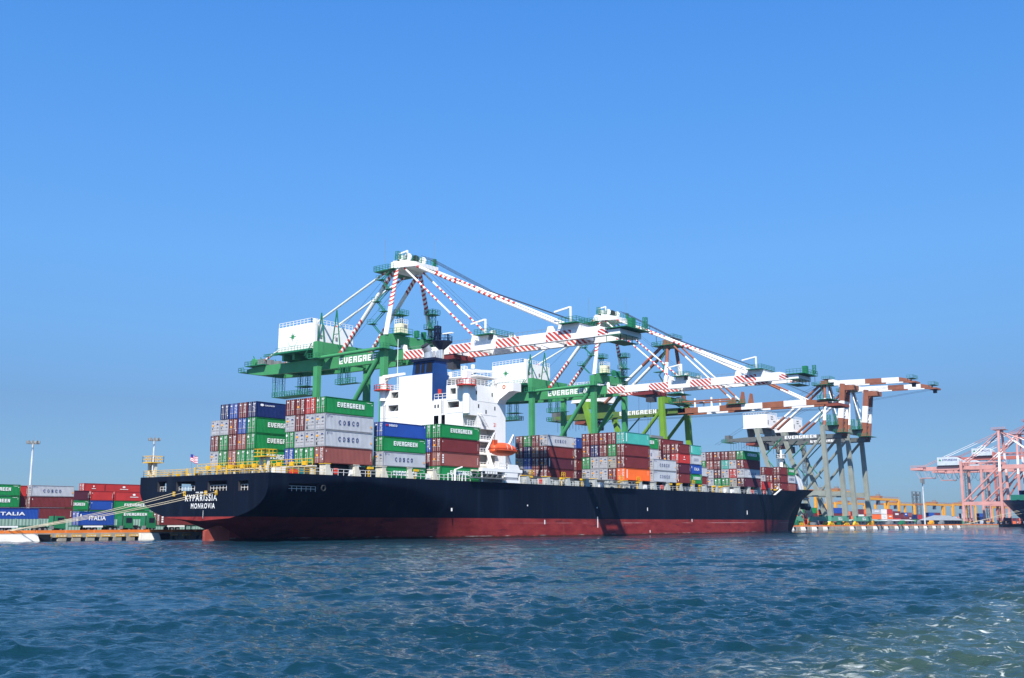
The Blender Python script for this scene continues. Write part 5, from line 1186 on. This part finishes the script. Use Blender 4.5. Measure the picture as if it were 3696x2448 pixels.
def pink_crane(cx, label, m, apex=59.5, gz=37.0, reel=False):
    e = thing('gantry_crane', (cx, 51.5, 1.35), label, 'crane', 'pink gantry cranes at the far right'); W_ = crane_white
    for sx in (-1, 1):
        x = cx + 8 * sx
        for a, c, mm in ((5, gz - 3, m), (gz - 3, gz + 9, W_), (gz + 9, apex, m)):
            if a == 5: b = MB()
            t0 = (a - 5) / (apex - 5); t1 = (c - 5) / (apex - 5); X = lambda t: x - sx * (0 if t < .55 else (t - .55) * 9)
            b.beam((X(t0), 40, a), (X(t1), 40, c), 1.5 if a < 30 else 1.2, 1.5 if a < 30 else 1.2, mm, side=(1, 0, 0))
        b.build('leg', e)
        b = MB(); b.beam((x, 63, 5), (x, 63, gz + 4), 1.4, 1.4, m, side=(1, 0, 0)); b.build('leg', e)
        b = MB(); b.beam((x, 40, 14.6), (x, 63, 14.6), 1.3, 2.0, m); b.build('portal_tie', e)
        b = MB(); b.tube((x, 41, gz - .5), (x, 62.2, 16.0), .55, m, 8); b.build('diagonal_brace', e)
        b = MB(); b.tube((x, 62, gz + 3), (x, 40.5, gz + 3), .35, m, 8); b.build('upper_tie', e)
        b = MB(); gx = cx + 2.6 * sx; b.box(gx - .6, gx + .6, -15, 92, gz - 1, gz + 1.3, m); b.build('main_girder', e)
        MB().tube((cx + 2.6 * sx, 64, gz + 1.6), (cx + 4 * sx, 41, apex - 1), .42, m, 8, None, lambda t, i: (W_ if .35 < t < .6 else m), 1.2).build('back_leg', e)
        MB().tube((cx + 2.6 * sx, 90, gz + 1.2), (cx + 3.6 * sx, 41, apex - 1), .16, m, 6, None, lambda t, i: (W_ if .3 < t < .72 else m), 1.5).build('back_stay', e)
        MB().tube((cx + 2.6 * sx, 14, gz + 1.2), (cx + 3.6 * sx, 40, apex), .3, W_, 6, None, lambda t, i: (W_ if .2 < t < .75 else m), 1.5).build('fore_stay', e)
        MB().tube((cx + 2.6 * sx, -8, gz + 1.2), (cx + 3.6 * sx, 40, apex), .3, W_, 6, None, lambda t, i: (W_ if .2 < t < .75 else m), 1.5).build('fore_stay', e)
    b = MB(); b.box(cx - 7, cx + 7, 39.3, 40.7, gz + 1.4, gz + 3.2, m); b.box(cx - 7, cx + 7, 62.3, 63.7, gz + 1.4, gz + 3.4, m); b.box(cx - 4.6, cx + 4.6, 39.2, 41, apex - .6, apex + .8, m)
    b.box(cx - 5, cx + 5, 36, 44, apex + .85, apex + 1, m); b.rail([(cx - 5, 44, apex + 1), (cx - 5, 36, apex + 1)], m, 1.2, 1.2, .08, 2); b.loose('portal_beam', e)
    bogies(e, cx, (40, 63), m, crane_dkgrey, 8)
    b = MB(); b.prism([(cx - 4.6, 65, gz + 2), (cx - 4.6, 78.5, gz + 2), (cx - 4.6, 78.5, gz + 7.2), (cx - 4.6, 68, gz + 7.2), (cx - 4.6, 65, gz + 5.6)], (9.2, 0, 0), mat('house_pale', (.50, .56, .60), .5)); mh = b.build('machinery_house', e)
    b = MB(); b.flat(font_word('HYUNDAI', .03), (cx - 4.63, 75.2, gz + 4.7), (0, -9, 0), (0, 0, 1.3), lettering_blue); b.poly([(cx - 4.63, 77.6, gz + 4.7), (cx - 4.63, 75.8, gz + 4.7), (cx - 4.63, 76.7, gz + 6.2)], star_green); b.build('lettering', mh)
    b = MB(); b.box(cx - 4, cx + 4, 64, 79, gz + 1.4, gz + 1.99, crane_dkgrey)
    for y in (93, 88, 83): b.beam((cx - 3, y, gz - 1), (cx - 3, y - 2, gz - 5.5), .14, .14, m); b.beam((cx + 3, y, gz - 1), (cx + 3, y - 2, gz - 5.5), .14, .14, m)
    b.box(cx - 3, cx + 3, 82, 91, gz - 6, gz - 5.6, m); b.rail([(cx - 4, 96, gz + 1), (cx - 4, 86, gz + 1)], m, 1.3, 1.2, .09, 2); b.box(cx - 4, cx + 4, 88, 96, gz - .6, gz + .9, m); b.build('counter_platform', e)
    b = MB()
    for k in range(6):
        y0 = 84 - k * 5; pts = [(cx - 3.4, y0 - 5 * i / 8, gz - 1.2 - 5.5 * math.sin(math.pi * i / 8)) for i in range(9)]; b.path(pts, .08, dark, 4)
    b.build('cable_festoon', e)
    b = MB(); b.lattice((cx - 3.6, 61.5, 5), (cx - 3.6, 61.5, gz - 1), 1.6, crane_dkgrey, 14, .10); b.build('lift_shaft', e)
    if reel: MB().tube((cx - 12, 36.5, 15.2), (cx - 12, 38, 15.2), 4.2, mat('cable_reel_green', (.06, .13, .10), .6), 20).beam((cx - 12, 37.2, 15.2), (cx - 6, 40, 14.6), .8, .8, m).build('cable_reel', e)
    return e
pink_crane(603.5, 'pink gantry crane with pale signed house, leftmost of the pink cranes', pink)
pink_crane(649.5, 'pink gantry crane in the middle of the pink group at right', pink, reel=True)
pink_crane(684, 'red gantry crane with the highest apex cut by the right edge', pink2, 70.5, 47)
# ------------------------------------------------------------ yard at the left: stacks, fence, trucks, light masts
def yard(x, y, col, k, th, L, label, brand=None, z0=QZ, W=2.5, grp='containers stacked in the left yard', doors=True):
    return container(x, y, z0 + k * th, col, L, W, th - .03, label, grp, brand, True, doors)
YL = 'in the left yard'
for k, (c, n) in enumerate((('b', 'bottom'), ('m', 'lower middle'), ('g', 'upper middle'), ('g', 'top'))):
    yard(-10.3, 100, c, k, 2.53, 10.6, '%s container, %s tier of the stack cut by the left edge' % (CC[c][0], n))
for k, (c, n) in enumerate((('p', 'bottom'), ('m', 'lower middle'), ('m', 'upper middle'), ('c', 'top'))):
    yard(2.9, 100, c, k, 2.53, 10.4, '%s container, %s tier of the grey-topped yard stack at left' % (CC[c][0], n), brand={0: 'TEX', 1: 'TEX', 2: 'PLAIN', 3: 'COSCO'}[k])
    if k < 3: yard(.2, 101.5, 'm', k, 2.53, 2.5, 'maroon container end, %s tier just left of the grey-topped yard stack' % n, brand='PLAIN') if k > 0 else None
yard(.2, 101.5, 'r', 3, 2.5, 2.5, 'red container end just left of the top grey yard box', brand='PLAIN')
for k, (c, n) in enumerate((('g', 'bottom'), ('g', 'second'), ('g', 'third'), ('d', 'top'))):
    yard(21.6, 118, c, k, 2.42, 6.3, '%s container, %s tier of the short stack behind the blue trailer box' % (CC[c][0], n))
for k, (c, n) in enumerate((('g', 'bottom'), ('g', 'second'), ('b', 'third'), ('r', 'top'))):
    yard(28.5, 118, c, k, 2.42, 6.2, '%s container, %s tier of the short yard stack with red top and blue below' % (CC[c][0], n), brand='EVERGREEN' if c == 'g' else 'PLAIN')
for k, (c, n) in enumerate((('g', 'bottom'), ('g', 'second'), ('g', 'third'), ('r', 'top'))):
    yard(35.2, 118, c, k, 2.42, 12.2, '%s container, %s tier of the long yard stack behind the mooring ropes' % (CC[c][0], n), brand='LOGO' if c == 'r' else 'EVERGREEN')
for k, (c, n) in enumerate((('m', 'bottom'), ('g', 'second'), ('g', 'third'))):
    yard(47.8, 118, c, k, 2.42, 12.2, '%s container, %s tier of the yard stack half hidden by the black stern' % (CC[c][0], n))
for i, x in enumerate((30.0, 35.9)):
    yard(x, 124, 'r', 4, 2.36, 5.8 if i == 0 else 12.2, ('shorter' if i == 0 else 'longer') + ' red container topmost in the yard skyline left of the stern', brand='LOGO')
    for k in range(4): yard(x, 124, 'm', k, 2.36, 5.8 if i == 0 else 12.2, 'maroon container hidden low behind the red-topped yard stacks', doors=False)
for k in (0, 1): yard(-15.6, 84, 'b', k, 2.35, 11.9, 'blue lettered container at the left edge, %s of two above the fence' % ('lower' if k == 0 else 'upper'), brand='ITALIA')
# corrugated fence of mint panels
e = thing('corrugated_fence', (0, 72, QZ), 'pale mint green corrugated fence behind the trucks on the quay', 'fence')
b = MB(); x = -60.0
while x < 60:
    b.poly([(x, 72, QZ + .2), (x + .25, 72, QZ + .2), (x + .25, 72, 3.75), (x, 72, 3.75)], mint); b.poly([(x + .25, 72, QZ + .2), (x + .35, 72.08, QZ + .2), (x + .35, 72.08, 3.75), (x + .25, 72, 3.75)], mint)
    b.poly([(x + .35, 72.08, QZ + .2), (x + .6, 72.08, QZ + .2), (x + .6, 72.08, 3.75), (x + .35, 72.08, 3.75)], mint); b.poly([(x + .6, 72.08, QZ + .2), (x + .7, 72, QZ + .2), (x + .7, 72, 3.75), (x + .6, 72.08, 3.75)], mint); x += .7
b.build('panel', e)
b = MB(); b.box(-60, 60, 71.95, 72.3, QZ, QZ + .19, concrete)
for i in range(25): b.box(-60 + i * 5, -59.85 + i * 5, 71.9, 71.99, QZ + .2, 3.85, mint)
b.build('footing', e)
# trucks
tg = mat('truck_green', (.02, .16, .07), .45, wear=.2); chm = mat('chassis_green', (.03, .11, .07), .6, wear=.4)
def wheels(b, x, y, n=1, r=.5):
    for s in (-1.05, .85): b.tube((x, y + s, QZ + r), (x, y + s + .3, QZ + r), r, black_rubber, 14); b.tube((x, y + s - .02, QZ + r), (x, y + s, QZ + r), r * .5, midgrey, 10)
def tractor(x, y, label):
    e = thing('truck', (x, y, QZ), label, 'truck', 'green yard trucks on the quay'); z = QZ
    MB().prism([(x, y - 1.15, z + .75), (x + 2.05, y - 1.15, z + .6), (x + 2.1, y - 1.15, z + 1.75), (x + 1.85, y - 1.15, z + 2.85), (x + .1, y - 1.15, z + 2.9), (x, y - 1.15, z + 1.8)], (0, 2.3, 0), tg).build('cab', e)
    b = MB(); b.box(x + .5, x + 1.75, y - 1.17, y - 1.15, z + 1.65, z + 2.6, glass); b.build('window', e)
    b = MB(); b.poly([(x + 2.1, y - 1, z + 1.8), (x + 2.1, y + 1, z + 1.8), (x + 1.9, y + 1, z + 2.75), (x + 1.9, y - 1, z + 2.75)], glass); b.build('windscreen', e)
    b = MB(); b.box(x - 3.6, x + .2, y - .45, y + .45, z + .7, z + 1.0, chm); b.box(x - 2.6, x - 1.6, y - .7, y + .7, z + 1.0, z + 1.2, dark); b.box(x - .7, x - .1, y - 1.1, y - .6, z + .5, z + 1.1, midgrey); b.tube((x - .1, y - .9, z + 1), (x - .1, y - .9, z + 3.2), .09, dark, 8); b.build('chassis', e)
    for q_ in (1.3, -1.7, -2.75):
        b = MB(); wheels(b, x + q_, y); b.build('wheel', e)
    b = MB(); b.box(x + 2.05, x + 2.2, y - 1.1, y + 1.1, z + .45, z + .85, midgrey); b.build('bumper', e)
    return e
def trailer(x0, x1, y, label):
    e = thing('trailer', (x0, y, QZ), label, 'trailer', 'skeletal container trailers on the quay'); z = QZ
    b = MB(); b.box(x0, x1, y - .95, y - .75, z + .95, z + 1.2, chm); b.box(x0, x1, y + .75, y + .95, z + .95, z + 1.2, chm)
    for i in range(6): xx = x0 + (x1 - x0) * i / 5; b.box(xx - .12, xx + .12, y - 1.2, y + 1.2, z + .96, z + 1.19, chm)
    b.box(x0 + 1.5, x0 + 5.5, y - 1.22, y - 1.12, z + .85, z + 1.15, white); b.build('frame', e)
    for q_ in (x0 + 2.7, x0 + 4.0):
        b = MB(); wheels(b, q_, y); b.build('wheel', e)
    for q_ in (-.9, .9): MB().box(x1 - 3.2, x1 - 3.0, y + q_ - .08, y + q_ + .08, z + .1, z + .95, chm).build('landing_leg', e)
tractor(-18.6, 52, 'green tractor truck on the quay left of the blue trailer box'); trailer(-31, -20.3, 52, 'empty trailer coupled behind the leftmost green truck')
trailer(-14.5, -4.5, 52, 'trailer carrying the blue lettered container box')
container(-13.9, 50.75, QZ + 1.21, 'b', 7.2, 2.5, 2.6, 'blue lettered container riding on a trailer by the fence', 'containers on trailers', 'ITALIA')
tractor(-4.6, 52, 'green tractor truck pulling the blue trailer box')
tractor(1.1, 53, 'green tractor truck just left of the black stern')
trailer(3.6, 14, 52, 'trailer under the black stern overhang'); container(3.4, 50.75, QZ + 1.21, 'm', 8.0, 2.5, 2.6, 'maroon container riding on the trailer under the stern', 'containers on trailers', 'TEX')
# light masts
def light_mast(x, y, h, label, lamp=midgrey, panel=False):
    e = thing('light_mast', (x, y, QZ), label, 'light mast', 'tall light masts in the port')
    MB().tube((x, y, QZ), (x, y, h), .42, mat('mast_pale_grey', (.55, .57, .58), .5), 12, .24).build('pole', e)
    b = MB()
    if panel: b.box(x - 2.2, x + 2.2, y - .5, y + .5, h - 1.2, h + 1.0, lamp); b.box(x - 1.5, x + 1.5, y - .6, y - .5, h - 1.9, h - 1.2, lamp)
    else:
        pts = [(x + 1.4 * math.cos(a), y + 1.4 * math.sin(a), h - .2) for a in [i * math.pi / 6 for i in range(13)]]; b.path(pts, .1, lamp, 5)
        for i in range(4): a = i * math.pi / 4; b.beam((x + 1.4 * math.cos(a), y + 1.4 * math.sin(a), h - .2), (x - 1.4 * math.cos(a), y - 1.4 * math.sin(a), h - .2), .1, .1, lamp)
    b.build('lamp_ring', e)
    if not panel:
        for i in range(9):
            a = i * 2 * math.pi / 9; c = Vector((x + 1.5 * math.cos(a), y + 1.5 * math.sin(a), h)); MB().hexa([c + Vector((math.cos(a) * u - math.sin(a) * v_, math.sin(a) * u + math.cos(a) * v_, w_)) for w_, k in ((-.35, .35), (.55, .12)) for u, v_ in ((-k + (0 if w_ < 0 else .3), -k - .1), (k + (0 if w_ < 0 else .3), -k - .1), (k + (0 if w_ < 0 else .3), k + .1), (-k + (0 if w_ < 0 else .3), k + .1))], lamp).build('floodlight', e)
        MB().tube((x, y, h), (x + .3, y, h + 1.5), .05, lamp, 5).build('lightning_rod', e)
light_mast(41.0, 172, 26.3, 'white light mast with ring of floodlights above the left yard stacks')
light_mast(77.3, 165, 29.0, 'white light mast with ring of floodlights rising behind the stern')
light_mast(449.5, 42, 24.2, 'light mast with flat lamp panel on the far quay at right', panel=True)
# ------------------------------------------------------------ far yard past the bow
ry = mat('gantry_yellow', (.72, .33, .015), .5, wear=.15); ro = mat('gantry_rust', (.40, .17, .07), .6, wear=.3)
def rtg(x, y, span, h, label, wdt=9):
    """rubber-tyred yard gantry, its span along the quay"""
    e = thing('yard_gantry', (x, y, QZ), label, 'gantry crane', 'yellow yard gantries far past the bow')
    for sx in (0, span):
        for yy in (y, y + wdt):
            b = MB(); b.beam((x + sx, yy, QZ + 1.5), (x + sx, yy, h), 2.0, 1.5, ry, 2.8, 1.8, side=(1, 0, 0)); b.build('leg', e)
        b = MB(); b.box(x + sx - .6, x + sx + .6, y - 1.5, y + wdt + 1.5, QZ + 1.2, QZ + 2.2, ry)
        for yy in (y - .8, y + 1, y + wdt - 1, y + wdt + .8): b.tube((x + sx - .4, yy, QZ + .75), (x + sx + .4, yy, QZ + .75), .75, black_rubber, 10)
        b.build('wheel_sill', e)
    b = MB()
    for yy in (y + .6, y + wdt - .6): b.box(x - 1, x + span + 1, yy - .5, yy + .5, h - .2, h + 1.5, ro if yy > y + 1 else ry)
    b.rail([(x - 1, y, h + 1.6), (x + span + 1, y, h + 1.6)], ro, 1.1, 2.5, .07, 2); b.build('girder', e)
    b = MB(); tx = x + span * .4; b.box(tx, tx + 5, y, y + wdt, h + 1.61, h + 3.2, ro); b.box(tx + 1, tx + 3.5, y + 1, y + 4, h + 3.2, h + 4.6, midgrey); b.tube((tx + 3, y + 2, h + 3), (tx + 3, y + 2, h + 6.5), .12, midgrey, 6); b.build('trolley', e)
    MB().box(tx - 1.5, tx + .8, y + .5, y + 3, h - 3.6, h - .1, mat('cab_blue_grey', (.07, .09, .12), .4)).build('operator_cab', e)
    return e
A_ = lambda px, py, y: at(px, py, y)
def at(px, py, Y):
    """world point on the plane y = Y seen at pixel (px, py) of the 3696 x 2448 photograph"""
    p = R(9.591); F = Vector((math.cos(R(38)), math.sin(R(38)), 0)); Rt = Vector((math.sin(R(38)), -math.cos(R(38)), 0)); U = Vector((0, 0, 1))
    d = F * math.cos(p) + U * math.sin(p) + Rt * ((px - 1848) / 3900) + (U * math.cos(p) - F * math.sin(p)) * ((1224 - py) / 3900)
    c = Vector(cam.location); return c + d * ((Y - c.y) / d.y)
def rtg_px(px0, px1, ptop, Y, label):
    a = at(px0, ptop, Y); c = at(px1, ptop, Y); return rtg(a.x, Y, max(12, c.x - a.x), a.z - 1.6, label)
rtg_px(2911, 3042, 1772, 150, 'yellow yard gantry seen between the grey crane legs, left one')
rtg_px(2985, 3085, 1768, 175, 'yellow yard gantry seen between the grey crane legs, right one')
rtg_px(3130, 3243, 1795, 160, 'yellow yard gantry right of the grey crane legs')
rtg_px(3195, 3300, 1815, 200, 'yellow yard gantry left of the lattice tower')
rtg_px(3338, 3437, 1816, 165, 'yellow yard gantry between the flat lamp mast and the pink cranes')
rtg_px(3440, 3520, 1818, 190, 'yellow yard gantry behind the pink crane legs')
rtg_px(3015, 3120, 1812, 230, 'small distant yellow gantry between the grey cranes')
rtg_px(3580, 3640, 1828, 190, 'yellow yard gantry partly behind the dark blue hull')
# blocks of containers in the far yard
fr_ = random.Random(11); k = 0; blk = 0
for (px0, px1, ptop, Y, tiers) in ((2868, 2900, 1833, 120, 3), (2912, 2950, 1837, 130, 3), (2968, 3000, 1843, 125, 3), (3005, 3040, 1838, 140, 3), (3096, 3140, 1843, 130, 3), (3146, 3180, 1842, 128, 3), (3180, 3222, 1842, 128, 3),
                                  (3222, 3250, 1850, 135, 2), (3262, 3292, 1855, 150, 3), (3292, 3330, 1862, 150, 2), (3352, 3394, 1855, 140, 3), (3470, 3488, 1858, 130, 2), (3535, 3552, 1858, 120, 3), (3642, 3690, 1875, 110, 2), (2945, 2975, 1848, 150, 3), (3040, 3100, 1850, 155, 3), (3395, 3470, 1868, 150, 2), (3240, 3265, 1858, 145, 2)):
    ptop -= 5; a = at(px0, ptop, Y); c = at(px1, ptop, Y); n = max(1, int(round((c.x - a.x) / 13))); L = (c.x - a.x) / n - .4; th = (a.z - QZ) / tiers
    for i in range(n):
        blk += 1
        for t_ in range(tiers):
            col = fr_.choice('mmmrrobgcoWndop'); k += 1
            b_ = 'BOX' if fr_.random() < .25 else 'PLAIN'
            yard(a.x + i * (L + .4), Y, col, t_, th, L, '%s container in the far yard, block %d right of the bow, tier %d' % (CC[col][0], blk, t_ + 1), b_, doors=False, grp='containers in the far yard')
# low sheds, a tower, machines
def shed(x0, x1, y0, y1, z, zr, roof, wall, label, hip=0):
    e = thing('shed', (x0, y0, QZ), label, 'shed')
    MB().box(x0 + 1, x1 - 1, y0 + 1, y1 - 1, QZ, z, wall).build('wall', e)
    yc = (y0 + y1) / 2
    MB().hexa([(x0 - .5, y0 - .5, z), (x1 + .5, y0 - .5, z), (x1 + .5, y1 + .5, z), (x0 - .5, y1 + .5, z), (x0 + hip, yc - .4, zr), (x1 - hip, yc - .4, zr), (x1 - hip, yc + .4, zr), (x0 + hip, yc + .4, zr)], roof).build('roof', e)
    n = int((x1 - x0) / 6)
    for i in range(n): MB().box(x0 + 3 + i * 6, x0 + 5.5 + i * 6, y0 + .95, y0 + 1.02, QZ + 1, QZ + 2, glass).build('window', e)
shed(528, 575, 58, 70, 4.0, 6.9, mat('roof_pale', (.24, .27, .29), .5, wear=.3), mat('shed_dark', (.06, .07, .08), .7), 'low shed with pale hipped roof beside the pink crane', 10)
shed(398, 432, 56, 66, 3.5, 4.4, mat('roof_mint', (.20, .30, .26), .6, wear=.3), mat('shed_wall', (.25, .28, .27), .7), 'low open shed with pale green roof behind the far quay', 1)
shed(438, 480, 56, 64, 3.6, 4.3, mat('roof_white', (.40, .42, .41), .6), mat('shed_wall2', (.36, .37, .36), .7), 'low white-roofed shed left of the flat lamp mast', 1)
a = at(3306, 1775, 200)
e = thing('lattice_tower', (a.x, 200, QZ), 'dark lattice tower standing in the yard left of the flat lamp mast', 'tower')
b = MB(); b.lattice((a.x - 6, 200, QZ), (a.x - 6, 200, a.z), 3.4, crane_dkgrey, 8, .22); b.build('column', e)
MB().lattice((a.x + 6, 200, QZ), (a.x + 6, 200, a.z), 3.4, crane_dkgrey, 8, .22).build('column', e)
b = MB(); b.box(a.x - 7, a.x + 7, 199, 201, a.z - 4, a.z - 2.6, crane_dkgrey); b.build('cross_beam', e)
rq = random.Random(4)
for i in range(12):
    x = 258 + i * 22 + rq.random() * 6; col = rq.choice((tg, ry, midgrey, mat('van_white', (.6, .6, .58), .5)))
    nm = {'truck_green': 'green', 'gantry_yellow': 'yellow', 'mid_grey_steel': 'grey', 'van_white': 'white'}[col.name]
    e = thing('work_vehicle', (x, 50, QZ), 'small %s work vehicle on the far quay, number %d counting from the bow' % (nm, i + 1), 'vehicle', 'vehicles on the far quay')
    MB().prism([(x, 49, QZ + .5), (x + 5, 49, QZ + .5), (x + 5, 49, QZ + 1.5), (x + 4.2, 49, QZ + 2.5), (x + 2.8, 49, QZ + 2.5), (x + 2.7, 49, QZ + 1.6), (x, 49, QZ + 1.6)], (0, 2, 0), col).build('body', e)
    for q_ in (1, 4):
        b = MB(); wheels(b, x + q_, 50, r=.45); b.build('wheel', e)
# ------------------------------------------------------------ second ship at the right edge
SX = 31
e = thing('cargo_ship', (560 + SX, 20, 0), 'dark blue ship bow with green boxes on deck at the right edge', 'ship')
bl = mat('ship_navy', (.012, .03, .075), .45, wear=.1); rd = mat('ship_red', (.35, .07, .06), .5)
secs = []
for i in range(15):
    t_ = i / 14; row = []
    for z, xs_ in ((-3, 552), (3, 548), (6, 543), (10, 532), (13, 522), (15.6, 514)):
        s_ = t_; x = xs_ + SX + s_ * 120; pw = 2.0 + z * .12
        hb = 16 * (1 - (1 - min(1, s_ * (1.5 if z < 5 else 2.2))) ** pw) if s_ > 0 else .15
        row.append((x, hb, z))
    secs.append([(x, 19 - h, z) for x, h, z in row] + [(x, 19 + h, z) for x, h, z in reversed(row)])
loft(secs, bl, 'hull', e, True)
bb = MB()
for i in range(9):
    a_ = math.pi * (i / 8 - .5)
    for j in range(12): c_ = 2 * math.pi * j / 12; bb.v.append((552 + SX + 9 * math.sin(a_), 19 + 2.6 * math.cos(a_) * math.cos(c_), 1.0 + 2.6 * math.cos(a_) * math.sin(c_)))
for i in range(8):
    for j in range(12): bb.f.append((i * 12 + j, i * 12 + (j + 1) % 12, (i + 1) * 12 + (j + 1) % 12, (i + 1) * 12 + j)); bb.m.append(bb.mi(rd))
bb.build('bulbous_bow', e, True)
MB().hexa([(546, 15, 15.3), (606, 3, 15.3), (606, 34, 15.3), (546, 23, 15.3), (546, 15, 18.4), (606, 3, 18.9), (606, 34, 18.9), (546, 23, 18.4)], mat('bulwark_green', (.02, .15, .10), .5)).build('bulwark', e)
b = MB()
for z, o in ((12.9, 0), (12.0, 3), (11.2, 6)): b.hexa([(567 + o, 9.5 - o * .35, z - .25), (583 + o, 3.2, z - .25), (583 + o, 3.3, z + .25), (567 + o, 9.6 - o * .35, z + .25)] * 1 + [(567 + o, 9.7 - o * .35, z - .2), (583 + o, 3.4, z - .2), (583 + o, 3.5, z + .2), (567 + o, 9.8 - o * .35, z + .2)], white)
b.build('bow_emblem', e)
container(553, 15, 18.45, 'b', 18, 5, 2.6, 'blue deck box on the green bulwark of the ship at the right edge', 'boxes on the second ship', 'PLAIN', doors=False)
for k, (z, yq) in enumerate(((12.0, 33), (11.3, 34), (9.6, 35))):
    b = MB(); tag(b.path([(562 + k * 3, 14 - k, z), (535 - k * 3, 28, z * .5 + .6), (505 - k * 5, 36.5, 1.7)], 0.07, rope_m, 5).build('mooring_rope'), '%s pale mooring rope from the ship at the right edge' % ('highest', 'middle', 'lowest')[k], 'rope', 'mooring ropes of the second ship')

# ------------------------------------------------------------ sea haze over the port
hm = bpy.data.materials.new('haze'); hm.use_nodes = True; t = hm.node_tree; t.nodes.remove(t.nodes['Principled BSDF'])
pv = t.nodes.new('ShaderNodeVolumePrincipled'); pv.inputs['Color'].default_value = (0.34, 0.54, 0.92, 1); pv.inputs['Density'].default_value = 0.00010; pv.inputs['Anisotropy'].default_value = 0.25
t.links.new(pv.outputs[0], t.nodes['Material Output'].inputs['Volume'])
tag(MB().box(-700, 2200, -700, 1500, -5, 76, hm).build('haze'), kind='stuff')
